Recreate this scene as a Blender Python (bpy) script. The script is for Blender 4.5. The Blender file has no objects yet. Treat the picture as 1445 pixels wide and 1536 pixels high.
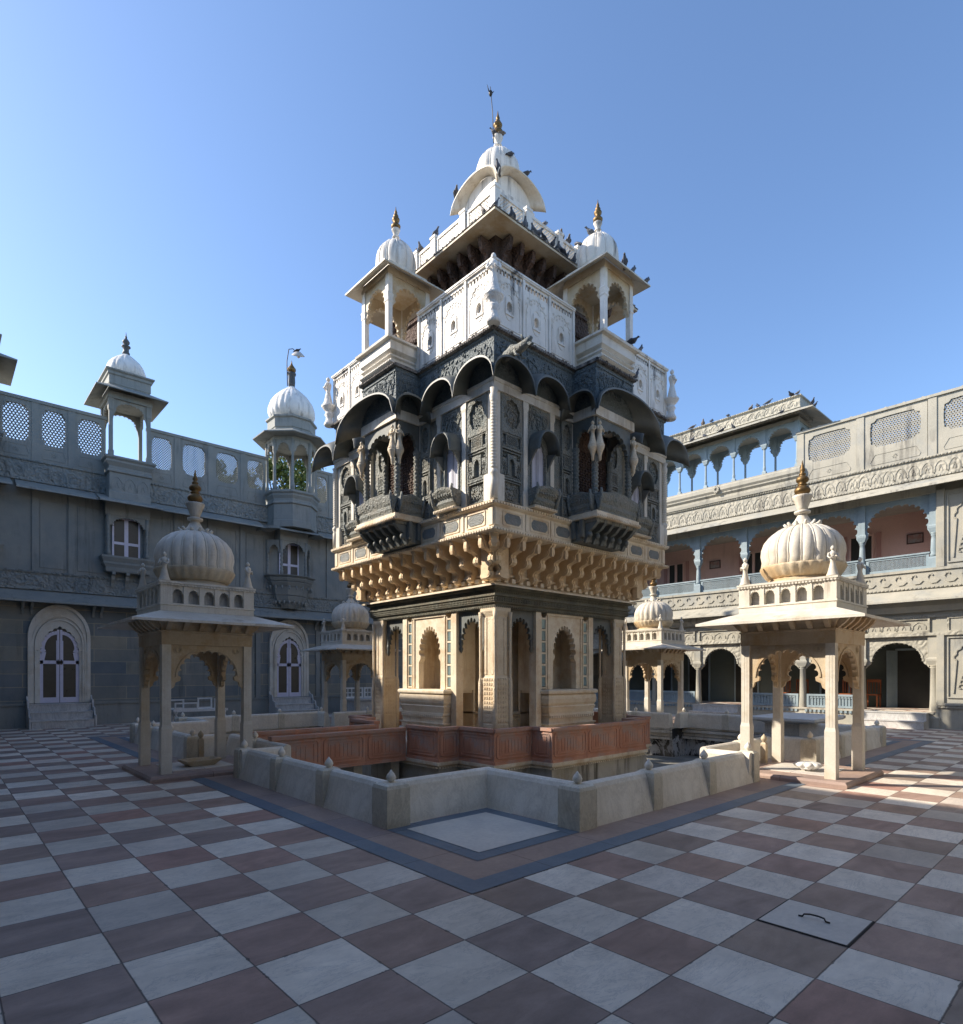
import bpy, math, random
from math import sin, cos, pi, radians as R, atan2, hypot, floor
from mathutils import Vector
random.seed(7)
S = bpy.context.scene
COL = S.collection
M = 7.67            # centre of the square courtyard pool (x = y = M)
TILE = 0.55

# ------------------------------------------------------------------ mesh builder
class MB:
    def __init__(s): s.v = []; s.f = []; s.sm = []
    def add(s, vs, fs, smooth=False):
        b = len(s.v); s.v += [tuple(p) for p in vs]
        for f in fs: s.f.append(tuple(i + b for i in f)); s.sm.append(smooth)
        return s
    def box(s, x0, x1, y0, y1, z0, z1):
        if x0 > x1: x0, x1 = x1, x0
        if y0 > y1: y0, y1 = y1, y0
        return s.add([(x0,y0,z0),(x1,y0,z0),(x1,y1,z0),(x0,y1,z0),(x0,y0,z1),(x1,y0,z1),(x1,y1,z1),(x0,y1,z1)],
                     [(0,3,2,1),(4,5,6,7),(0,1,5,4),(1,2,6,5),(2,3,7,6),(3,0,4,7)])
    def loft(s, prof, cx=0, cy=0, smooth=False):          # stacked rectangles (hx, hy, z)
        vs = []; fs = []
        for hx, hy, z in prof: vs += [(cx-hx,cy-hy,z),(cx+hx,cy-hy,z),(cx+hx,cy+hy,z),(cx-hx,cy+hy,z)]
        n = len(prof)
        for i in range(n-1):
            for k in range(4):
                a = i*4+k; b = i*4+(k+1) % 4
                fs.append((a, b, b+4, a+4))
        fs.append((3,2,1,0)); m = (n-1)*4; fs.append((m,m+1,m+2,m+3))
        return s.add(vs, fs, smooth)
    def sq(s, prof, cx=0, cy=0): return s.loft([(h, h, z) for h, z in prof], cx, cy)
    def lathe(s, prof, cx=0, cy=0, n=16, lobes=0, amp=0., rot=0., smooth=True, sy=1.):
        vs = []; fs = []
        for r, z in prof:
            a_ = amp if isinstance(amp, float) else 0
            for k in range(n):
                t = 2*pi*k/n + rot
                q = r
                if lobes: q = r*(1-amp + amp*min(1, (abs(sin(lobes*t/2))*1.0)**.55))
                vs.append((cx+q*cos(t), cy+q*sin(t)*sy, z))
        m = len(prof)
        for i in range(m-1):
            for k in range(n):
                a = i*n+k; b = i*n+(k+1) % n
                fs.append((a, b, b+n, a+n))
        fs.append(tuple(range(n-1, -1, -1))); fs.append(tuple((m-1)*n+k for k in range(n)))
        s.add(vs, fs, smooth); s.sm[-1] = False; s.sm[-2] = False
        return s
    def tube(s, pts, r, n=6, smooth=True):
        pts = [Vector(p) for p in pts]
        rr = r if isinstance(r, (list, tuple)) else [r]*len(pts)
        vs = []; fs = []; up = None
        for i, p in enumerate(pts):
            d = (pts[min(i+1, len(pts)-1)] - pts[max(i-1, 0)]).normalized()
            if up is None:
                up = Vector((0,0,1)) if abs(d.z) < .9 else Vector((1,0,0))
            a = d.cross(up).normalized(); b = a.cross(d).normalized(); up = b
            for k in range(n):
                t = 2*pi*k/n
                vs.append(p + a*cos(t)*rr[i] + b*sin(t)*rr[i])
        for i in range(len(pts)-1):
            for k in range(n):
                x = i*n+k; y = i*n+(k+1) % n
                fs.append((x, y, y+n, x+n))
        fs.append(tuple(range(n-1,-1,-1))); fs.append(tuple((len(pts)-1)*n+k for k in range(n)))
        return s.add(vs, fs, smooth)
    def prism(s, poly, z0, z1):                           # polygon in xy, extruded in z (ccw)
        n = len(poly)
        vs = [(x,y,z0) for x,y in poly] + [(x,y,z1) for x,y in poly]
        fs = [tuple(range(n-1,-1,-1)), tuple(range(n,2*n))] + [(i,(i+1)%n,(i+1)%n+n,i+n) for i in range(n)]
        return s.add(vs, fs)
    def slabx(s, poly, x0, x1):                           # polygon in (y,z), extruded in x
        n = len(poly)
        vs = [(x0,y,z) for y,z in poly] + [(x1,y,z) for y,z in poly]
        fs = [tuple(range(n)), tuple(range(2*n-1,n-1,-1))] + [(i,i+n,(i+1)%n+n,(i+1)%n) for i in range(n)]
        return s.add(vs, fs)
    def slaby(s, poly, y0, y1):                           # polygon in (x,z), extruded in y
        n = len(poly)
        vs = [(x,y0,z) for x,z in poly] + [(x,y1,z) for x,z in poly]
        fs = [tuple(range(n-1,-1,-1)), tuple(range(n,2*n))] + [(i,(i+1)%n,(i+1)%n+n,i+n) for i in range(n)]
        return s.add(vs, fs)
    def strip(s, inner, outer, y0, y1, closed):           # plate between two outlines in the xz plane
        n = len(inner); vs = []
        for (a, b), (c, d) in zip(inner, outer): vs += [(a,y0,b),(c,y0,d),(a,y1,b),(c,y1,d)]
        fs = []
        for i in range(n if closed else n-1):
            j = (i+1) % n; a = i*4; b = j*4
            fs += [(a,b,b+1,a+1),(a+2,a+3,b+3,b+2),(a,a+2,b+2,b),(a+1,b+1,b+3,a+3)]
        if not closed:
            fs += [(0,1,3,2)]; a = (n-1)*4; fs += [(a,a+2,a+3,a+1)]
        return s.add(vs, fs)
    def arch(s, u0, u1, zs, z1, a, b, y0, y1, foils=0, dep=.14, uc=None, n=None, pw=1., tip=0.):
        """plate with an arched opening cut up from its lower edge (spring line zs)"""
        uc = (u0+u1)/2 if uc is None else uc
        n = n or (foils*6 if foils else 24)
        inn = []; out = []
        for i in range(n+1):
            t = pi*i/n; q = 1.
            if foils:
                g = (foils*i/n) % 1.; q = 1-dep+dep*math.sqrt(max(0, 1-(2*g-1)**2))
            dx = a*q*(1 if cos(t) > 0 else -1)*abs(cos(t))**pw; dz = b*q*abs(sin(t))**pw + tip*max(0, 1-abs(cos(t))*4)
            inn.append((uc+dx, zs+dz))
            L = 1e9
            if dx > 1e-6: L = min(L, (u1-uc)/dx)
            if dx < -1e-6: L = min(L, (u0-uc)/dx)
            if dz > 1e-6: L = min(L, (z1-zs)/dz)
            out.append([uc+dx*L, zs+dz*L])
        for cx in (u0, u1):
            k = min(range(n+1), key=lambda i: hypot(out[i][0]-cx, out[i][1]-z1)); out[k] = [cx, z1]
        return s.strip(inn, out, y0, y1, False)
    def hole(s, u0, u1, z0, z1, rad, y0, y1, n=48, uc=None, zc=None):
        uc = (u0+u1)/2 if uc is None else uc; zc = (z0+z1)/2 if zc is None else zc
        inn = []; out = []
        for i in range(n):
            t = 2*pi*i/n; dx, dz = rad(t)
            inn.append((uc+dx, zc+dz)); L = 1e9
            if dx > 1e-6: L = min(L, (u1-uc)/dx)
            if dx < -1e-6: L = min(L, (u0-uc)/dx)
            if dz > 1e-6: L = min(L, (z1-zc)/dz)
            if dz < -1e-6: L = min(L, (z0-zc)/dz)
            out.append([uc+dx*L, zc+dz*L])
        for cx in (u0, u1):
            for cz in (z0, z1):
                k = min(range(n), key=lambda i: hypot(out[i][0]-cx, out[i][1]-cz)); out[k] = [cx, cz]
        return s.strip(inn, out, y0, y1, True)
    def bar(s, a, b, w, y0, y1):
        (u0,z0),(u1,z1) = a, b; L = hypot(u1-u0, z1-z0)
        if L < 1e-4: return s
        nx, nz = -(z1-z0)/L*w/2, (u1-u0)/L*w/2
        return s.slaby([(u0-nx,z0-nz),(u1-nx,z1-nz),(u1+nx,z1+nz),(u0+nx,z0+nz)], y0, y1)
    def lattice(s, u0, u1, z0, z1, sp, w, y0, y1, slope=1.):
        for sg in (1, -1):
            k = u0 - (z1-z0)/slope - sp
            while k < u1 + (z1-z0)/slope + sp:
                # line u = k + t, z = (z0 or z1) + sg*slope*t
                zb = z0 if sg > 0 else z1
                ts = []
                t0, t1 = u0-k, u1-k
                a0 = 0 ; a1 = (z1-z0)/slope
                lo = max(t0, a0); hi = min(t1, a1)
                if hi-lo > .01:
                    s.bar((k+lo, zb+sg*slope*lo), (k+hi, zb+sg*slope*hi), w, y0, y1 if sg > 0 else y1+.001)
                k += sp
        return s
    def path(s, pts, w, y0, y1):
        for a, b in zip(pts, pts[1:]): s.bar(a, b, w, y0, y1)
        return s
    def eave(s, i, zi, o, zo, th=.05, cx=0, cy=0, oy=None, iy=None):     # sloping square slab ring
        iy = i if iy is None else iy; oy = o if oy is None else oy
        return s.loft([(o,oy,zo-th),(o,oy,zo),(i,iy,zi),(i-.01,iy-.01,zi-.01)], cx, cy) if False else s._eave(i,iy,zi,o,oy,zo,th,cx,cy)
    def _eave(s, i, iy, zi, o, oy, zo, th, cx, cy):
        rings = [(i,iy,zi-th*1.3),(o,oy,zo-th),(o,oy,zo),(i,iy,zi)]
        vs = []; fs = []
        for hx, hy, z in rings: vs += [(cx-hx,cy-hy,z),(cx+hx,cy-hy,z),(cx+hx,cy+hy,z),(cx-hx,cy+hy,z)]
        for q in range(4):
            q2 = (q+1) % 4
            for k in range(4):
                k2 = (k+1) % 4; fs.append((q*4+k, q*4+k2, q2*4+k2, q2*4+k))
        return s.add(vs, [f[::-1] if 0 else f for f in fs])
    def dentils(s, u0, u1, z0, z1, y0, y1, sp, fill=.55):
        n = max(1, int(round((u1-u0)/sp))); d = (u1-u0)/n
        for i in range(n):
            c = u0+(i+.5)*d; s.box(c-d*fill/2, c+d*fill/2, y0, y1, z0, z1)
        return s
    def ring_dentils(s, h, z0, z1, out, sp, fill=.55):    # dentils round a square of half side h
        n = int(round(2*h/sp)); d = 2*h/n
        for i in range(n):
            c = -h+(i+.5)*d; w = d*fill/2
            s.box(c-w, c+w, -h-out, -h+.01, z0, z1); s.box(c-w, c+w, h-.01, h+out, z0, z1)
            s.box(-h-out, -h+.01, c-w, c+w, z0, z1); s.box(h-.01, h+out, c-w, c+w, z0, z1)
        return s
    def vault(s, lo, hi, zt, h, d0, d1, rise=.22, th=.035, n=20, m=5, pw=2.3, zs=None):
        """curved (bangla) eave: lo/hi = functions of distance d giving the ends of the vault"""
        vs = []; fs = []
        for lay in (0, 1):
            for j in range(m+1):
                t = j/m; d = d0+(d1-d0)*t; a, b = lo(d), hi(d)
                for i in range(n+1):
                    q = -1+2*i/n; f = max(0, 1-abs(q)**pw)**(1/pw*1.15)
                    z = zt + h*f + rise*(1-t**1.7) - lay*th
                    vs.append((a+(b-a)*i/n, -d + (0 if j < m else 0), z))
        w = n+1; B = (m+1)*w
        for j in range(m):
            for i in range(n):
                p = j*w+i
                fs.append((p, p+w, p+w+1, p+1)); fs.append((B+p, B+p+1, B+p+w+1, B+p+w))
        s.add(vs, fs, True)
        e = []
        for i in range(n): p = m*w+i; e.append((p, B+p, B+p+1, p+1))
        for j in range(m):
            p = j*w; e.append((p, B+p, B+p+w, p+w)); p = j*w+n; e.append((p, p+w, B+p+w, B+p))
        b = len(s.v)-len(vs)
        for f in e: s.f.append(tuple(i+b for i in f)); s.sm.append(False)
        return s
    def ball(s, c, r, n=10, m=6, sx=1, sy=1, sz=1):
        return s.xlathe([(max(.001, r*sin(pi*i/m)), -r*cos(pi*i/m)) for i in range(m+1)], c, n, sx, sy, sz)
    def xlathe(s, prof, c, n, sx=1, sy=1, sz=1):
        vs = []; fs = []
        for r, z in prof:
            for k in range(n):
                t = 2*pi*k/n; vs.append((c[0]+r*cos(t)*sx, c[1]+r*sin(t)*sy, c[2]+z*sz))
        for i in range(len(prof)-1):
            for k in range(n):
                a = i*n+k; b = i*n+(k+1) % n; fs.append((a,b,b+n,a+n))
        return s.add(vs, fs, True)
    def shift(s, dx=0, dy=0, dz=0, rz=0, sc=1, start=0):
        c, q = cos(rz), sin(rz)
        for i in range(start, len(s.v)):
            x, y, z = s.v[i]; x *= sc; y *= sc; z *= sc
            s.v[i] = (x*c-y*q+dx, x*q+y*c+dy, z+dz)
        return s
    def join(s, o, dx=0, dy=0, dz=0, rz=0, sc=1):
        st = len(s.v); s.v += o.v
        s.f += [tuple(i+st for i in f) for f in o.f]; s.sm += o.sm
        return s.shift(dx, dy, dz, rz, sc, st)
    def mesh(s, name, m):
        me = bpy.data.meshes.new(name); me.from_pydata(s.v, [], s.f)
        me.polygons.foreach_set('use_smooth', s.sm); me.materials.append(m); me.update()
        return me

def tag(o, label=None, cat=None, group=None, kind=None):
    if label: o['label'] = label
    if cat: o['category'] = cat
    if group: o['group'] = group
    if kind: o['kind'] = kind
    return o
def ob(name, mb, m, parent=None, loc=(0,0,0), rz=0, sc=None):
    me = mb.mesh(name, m) if isinstance(mb, MB) else mb
    o = bpy.data.objects.new(name, me); COL.objects.link(o)
    o.location = loc; o.rotation_euler = (0,0,rz)
    if sc: o.scale = (sc,sc,sc)
    if parent: o.parent = parent
    return o
def thing(name, label, cat, loc=(0,0,0), rz=0, group=None):
    o = bpy.data.objects.new(name, None); COL.objects.link(o); o.empty_display_size = .2
    o.location = loc; o.rotation_euler = (0,0,rz)
    return tag(o, label, cat, group)
KIDS = {}
def kids(o): return [c for c in bpy.data.objects if c.parent == o]
def copy_tree(o, loc=None, rz=None, parent=None):
    def rec(a, p):
        c = a.copy(); COL.objects.link(c); c.parent = p
        for ch in kids(a): rec(ch, c)
        return c
    c = rec(o, parent)
    if loc is not None: c.location = loc
    if rz is not None: c.rotation_euler = (0,0,rz)
    return c

# ------------------------------------------------------------------ materials
class NT:
    def __init__(s, name):
        s.m = bpy.data.materials.new(name); s.m.use_nodes = True
        s.t = s.m.node_tree; s.b = s.t.nodes['Principled BSDF']
        s.co = s.n('ShaderNodeTexCoord').outputs['Object']
    def n(s, k, **kw):
        x = s.t.nodes.new(k)
        for a, v in kw.items(): setattr(x, a, v)
        return x
    def set(s, sock, v):
        if hasattr(v, 'is_linked') or hasattr(v, 'links'): s.t.links.new(v, sock)
        else: sock.default_value = v
    def noise(s, scale, det=4, rough=.6, vec=None, dist=0):
        x = s.n('ShaderNodeTexNoise'); x.inputs['Scale'].default_value = scale; x.inputs['Detail'].default_value = det
        x.inputs['Roughness'].default_value = rough; x.inputs['Distortion'].default_value = dist
        s.set(x.inputs['Vector'], vec or s.co); return x.outputs['Fac']
    def map(s, sc=(1,1,1), loc=(0,0,0), rot=(0,0,0), vec=None):
        x = s.n('ShaderNodeMapping'); x.inputs['Scale'].default_value = sc; x.inputs['Location'].default_value = loc
        x.inputs['Rotation'].default_value = rot
        s.set(x.inputs['Vector'], vec or s.co); return x.outputs[0]
    def ramp(s, fac, stops):
        x = s.n('ShaderNodeValToRGB'); s.set(x.inputs[0], fac); e = x.color_ramp.elements
        while len(e) < len(stops): e.new(.5)
        for i, (p, c) in enumerate(stops):
            e[i].position = p; e[i].color = (*c, 1) if isinstance(c, tuple) else (c,c,c,1)
        return x.outputs[0]
    def mix(s, f, a, b, mode='MIX'):
        x = s.n('ShaderNodeMix', data_type='RGBA', blend_type=mode)
        s.set(x.inputs[0], f)
        for k, v in ((6, a), (7, b)):
            if isinstance(v, tuple): v = (*v[:3], 1)
            elif isinstance(v, (int, float)): v = (v, v, v, 1)
            s.set(x.inputs[k], v)
        return x.outputs[2]
    def ma(s, op, a, b=0., c=0.):
        x = s.n('ShaderNodeMath', operation=op)
        s.set(x.inputs[0], a); s.set(x.inputs[1], b)
        if len(x.inputs) > 2: s.set(x.inputs[2], c)
        return x.outputs[0]
    def bump(s, h, st, dist=.02, prev=None):
        x = s.n('ShaderNodeBump'); x.inputs['Strength'].default_value = st; x.inputs['Distance'].default_value = dist
        s.set(x.inputs['Height'], h)
        if prev is not None: s.set(x.inputs['Normal'], prev)
        return x.outputs[0]
    def done(s, color, rough=.7, normal=None, metal=0.):
        s.set(s.b.inputs['Base Color'], (*color, 1) if isinstance(color, tuple) else color)
        s.set(s.b.inputs['Roughness'], rough); s.b.inputs['Metallic'].default_value = metal
        if normal is not None: s.set(s.b.inputs['Normal'], normal)
        return s.m

def stone(name, c1, c2, sc=1.5, rough=.7, fine=.25, streak=0., streak_c=(.05,.045,.04), patch=0., patch_c=(.3,.2,.1),
          course=None, carve=0., carve_sc=9., carve_c=None, vein=0.):
    t = NT(name)
    f = t.noise(sc, 6, .62, dist=.4)
    col = t.mix(t.ramp(f, [(.33, 0.), (.68, 1.)]), c1, c2)
    if patch: col = t.mix(t.ma('MULTIPLY', t.ramp(t.noise(sc*.6+.3, 5, .7, t.map(loc=(5,3,9))), [(.5, 0.), (.62, 1.)]), patch), col, patch_c)
    if vein:
        w = t.noise(sc*1.2, 8, .75, t.map((1,1,.35), rot=(.4,.5,.3)), dist=2.5)
        col = t.mix(t.ma('MULTIPLY', t.ramp(w, [(.46, 0.), (.5, 1.), (.54, 0.)]), vein), col, tuple(x*.55 for x in c1))
    nrm = None
    if course:
        L, H = course
        bk = t.n('ShaderNodeTexBrick'); bk.offset = .5
        t.set(bk.inputs['Vector'], t.map((1,1,1), rot=(pi/2,0,0)))
        for k, v in (('Scale',1.),('Mortar Size',.013),('Mortar Smooth',.1),('Brick Width',L),('Row Height',H),('Bias',0.)): bk.inputs[k].default_value = v
        bk.inputs['Color1'].default_value = (1.3,1.2,1.02,1); bk.inputs['Color2'].default_value = (.66,.78,.96,1); bk.inputs['Mortar'].default_value = (1.65,1.5,1.2,1)
        col = t.mix(.8, col, bk.outputs['Color'], 'MULTIPLY')
        nrm = t.bump(bk.outputs['Fac'], .35, -.006)
    if streak:
        g = t.noise(3.2, 5, .7, t.map((1.6,1.6,.14)))
        g2 = t.noise(.8, 3, .6, t.map(loc=(2,7,1)))
        k = t.ma('MULTIPLY', t.ramp(g, [(.5, 0.), (.66, 1.)]), t.ramp(g2, [(.42, 0.), (.6, 1.)]))
        col = t.mix(t.ma('MULTIPLY', k, streak), col, streak_c)
    h = t.noise(38, 5, .7)
    col = t.mix(.35, col, t.ramp(h, [(.25, .72), (.75, 1.25)]), 'MULTIPLY')
    nrm = t.bump(h, fine, .01, nrm)
    if carve:
        v = t.n('ShaderNodeTexVoronoi'); v.feature = 'SMOOTH_F1'; v.inputs['Scale'].default_value = carve_sc
        dv = t.n('ShaderNodeTexNoise'); dv.inputs['Scale'].default_value = carve_sc*.45; t.set(dv.inputs['Vector'], t.co)
        vm = t.n('ShaderNodeVectorMath', operation='MULTIPLY_ADD'); t.set(vm.inputs[0], dv.outputs['Color']); vm.inputs[1].default_value = (.16,.16,.16); t.set(vm.inputs[2], t.co)
        t.set(v.inputs['Vector'], vm.outputs[0])
        rr = t.ma('SINE', t.ma('MULTIPLY', v.outputs['Distance'], 17.))
        v2 = t.n('ShaderNodeTexVoronoi'); v2.inputs['Scale'].default_value = carve_sc*2.6; t.set(v2.inputs['Vector'], vm.outputs[0])
        hh = t.ma('ADD', t.ma('MULTIPLY', rr, .5), t.ma('MULTIPLY', v2.outputs['Distance'], -.8))
        if carve_c: col = t.mix(t.ramp(hh, [(.05, 0.), (.5, .9)]), col, carve_c)  # relief shading mixed into the colour: raised carving lighter, hollows darker
        nrm = t.bump(hh, carve, .05, nrm)
    return t.done(col, rough, nrm)

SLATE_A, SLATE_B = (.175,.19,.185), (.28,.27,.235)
m_marble = stone('old cream marble', (.60,.555,.47), (.72,.68,.60), 1.6, .55, .15, streak=.5, streak_c=(.22,.15,.08), patch=.3, patch_c=(.45,.33,.17))
m_white = stone('white marble', (.70,.655,.59), (.81,.765,.69), 1.2, .55, .15, streak=.95, streak_c=(.08,.075,.07), patch=.4, patch_c=(.55,.47,.36))
m_whitecarve = stone('carved white marble', (.70,.66,.60), (.80,.76,.70), 1.2, .6, .2, streak=.4, streak_c=(.2,.15,.1), carve=.25, carve_sc=14)
m_post = stone('stained post marble', (.60,.55,.44), (.73,.68,.56), 2.6, .55, .25, streak=.6, streak_c=(.22,.17,.11), patch=.4, patch_c=(.38,.30,.19), vein=.4)
m_par = stone('parapet marble', (.76,.70,.59), (.87,.82,.72), 2.2, .5, .15, streak=.45, streak_c=(.34,.29,.21), patch=.3, patch_c=(.60,.52,.39), vein=.25)
m_gold = stone('honey marble', (.68,.57,.41), (.80,.71,.56), 2.2, .6, .25, streak=.35, streak_c=(.25,.12,.05), patch=.45, patch_c=(.5,.3,.13))
m_goldcarve = stone('carved honey marble', (.66,.54,.38), (.78,.67,.50), 2.2, .65, .25, patch=.4, patch_c=(.47,.30,.15), carve=.3, carve_sc=22)
m_brk = stone('smooth honey stone', (.66,.48,.285), (.80,.63,.41), 3., .6, .3, patch=.5, patch_c=(.5,.3,.14))
m_slate = stone('dark slate', (.10,.12,.12), (.17,.175,.16), 2.5, .6, .3, patch=.4, patch_c=(.11,.085,.06))
m_slatecarve = stone('carved dark slate', (.15,.175,.17), (.25,.25,.22), 2.2, .7, .3, patch=.45, patch_c=(.28,.23,.16), carve=.45, carve_sc=15., carve_c=(.34,.34,.30))
m_slateplainer = stone('dark slate inlay', (.16,.19,.20), (.25,.25,.23), 5., .6, .5, patch=.4, patch_c=(.17,.14,.1), carve=.35, carve_sc=22., carve_c=(.24,.25,.23))
m_frieze = stone('blue green carved frieze', (.085,.11,.12), (.15,.17,.17), 2.2, .65, .25, carve=.45, carve_sc=13., carve_c=(.27,.31,.31))
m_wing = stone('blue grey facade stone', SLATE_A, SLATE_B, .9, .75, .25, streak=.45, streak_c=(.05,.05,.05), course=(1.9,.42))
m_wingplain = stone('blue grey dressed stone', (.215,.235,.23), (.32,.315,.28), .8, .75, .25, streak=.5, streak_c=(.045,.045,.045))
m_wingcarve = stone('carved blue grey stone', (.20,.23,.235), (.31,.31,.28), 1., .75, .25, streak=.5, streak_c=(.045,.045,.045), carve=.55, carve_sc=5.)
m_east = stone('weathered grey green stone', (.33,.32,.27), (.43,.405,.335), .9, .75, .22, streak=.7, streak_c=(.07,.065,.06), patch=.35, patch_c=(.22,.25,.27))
m_eastcarve = stone('carved grey green stone', (.33,.32,.27), (.43,.405,.335), .9, .75, .22, streak=.95, streak_c=(.06,.055,.05), carve=.35, carve_sc=4.)
m_bluepost = stone('pale blue painted stone', (.22,.29,.33), (.30,.37,.40), 1.5, .6, .15, streak=.4, streak_c=(.12,.13,.13))
m_red = stone('red sandstone', (.47,.21,.13), (.60,.31,.205), 1.8, .75, .25, streak=.5, streak_c=(.18,.10,.08), patch=.75, patch_c=(.40,.31,.27))
m_pink = stone('pink plaster', (.60,.40,.35), (.68,.47,.41), .8, .85, .1, streak=.25, streak_c=(.3,.17,.14))
m_rose = stone('rose plaster', (.42,.23,.20), (.48,.27,.24), 1.)
m_brown = stone('soot brown carved stone', (.05,.03,.022), (.11,.06,.04), 2., .8, .3, carve=.6, carve_sc=8)
m_debris = stone('blackened lichen crust', (.03,.028,.027), (.30,.27,.24), 9., .95, .8)
m_domewhite = stone('lime white dome', (.66,.65,.62), (.80,.79,.76), 1.5, .6, .2, streak=.7, streak_c=(.25,.24,.22))
m_steps = stone('grey white marble steps', (.48,.48,.47), (.62,.60,.57), 1.5, .5, .1, vein=.5)
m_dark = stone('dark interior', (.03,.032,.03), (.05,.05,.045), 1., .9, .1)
m_roof = stone('roof terrace lime', (.3,.28,.25), (.4,.38,.34), 1., .9, .2)
def plain(name, c, rough=.5, metal=0., var=.3, sc=8):
    t = NT(name); h = t.noise(sc, 4, .6)
    return t.done(t.mix(var, c, t.ramp(h, [(.3, .6), (.7, 1.3)]), 'MULTIPLY'), t.ramp(h, [(.3, max(.05, rough-.1)), (.7, min(1, rough+.12))]), t.bump(h, .08, .01), metal)
m_brass = plain('tarnished brass', (.20,.125,.05), .5, .7, .8, 14)
m_iron = plain('dark iron', (.05,.048,.045), .5, .6)
m_paint = plain('lavender white gloss paint', (.66,.63,.74), .35, 0, .15)
m_lav = plain('pale lavender shutter', (.52,.52,.60), .5, 0, .2)
m_glass = plain('dark window glass', (.018,.018,.016), .12, 0, .3)
m_glass.node_tree.nodes['Principled BSDF'].inputs['Specular IOR Level'].default_value = .6
m_curtain = plain('brown curtain behind glass', (.075,.062,.045), .35, 0, .4, 4)
m_mirror = plain('mirror inlay glass', (.30,.40,.40), .12, .35, .4, 20)
m_wood = plain('orange brown chair wood', (.30,.09,.03), .5, 0, .4)
def birdmat():
    t = NT('grey blue pigeon feathers'); oi = t.n('ShaderNodeObjectInfo')
    c = t.ramp(oi.outputs['Random'], [(0., (.03,.033,.045)), (.5, (.06,.066,.085)), (.85, (.11,.12,.14)), (1., (.16,.12,.09))])
    return t.done(t.mix(.7, c, t.ramp(t.noise(24, 4, .7), [(.3, .5), (.7, 1.7)]), 'MULTIPLY'), .6)
m_bird = birdmat()
m_frame = plain('dark wooden picture frame', (.07,.035,.02), .5)
m_bark = plain('tree bark', (.10,.075,.05), .9, 0, .5, 12)
def leafmat():
    t = NT('neem foliage'); oi = t.n('ShaderNodeObjectInfo')
    f = t.noise(2.4, 3, .6)
    return t.done(t.mix(t.ramp(f, [(.35, 0.), (.65, 1.)]), (.05,.085,.018), (.15,.19,.035)), .55)
m_leaf = leafmat()

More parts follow.
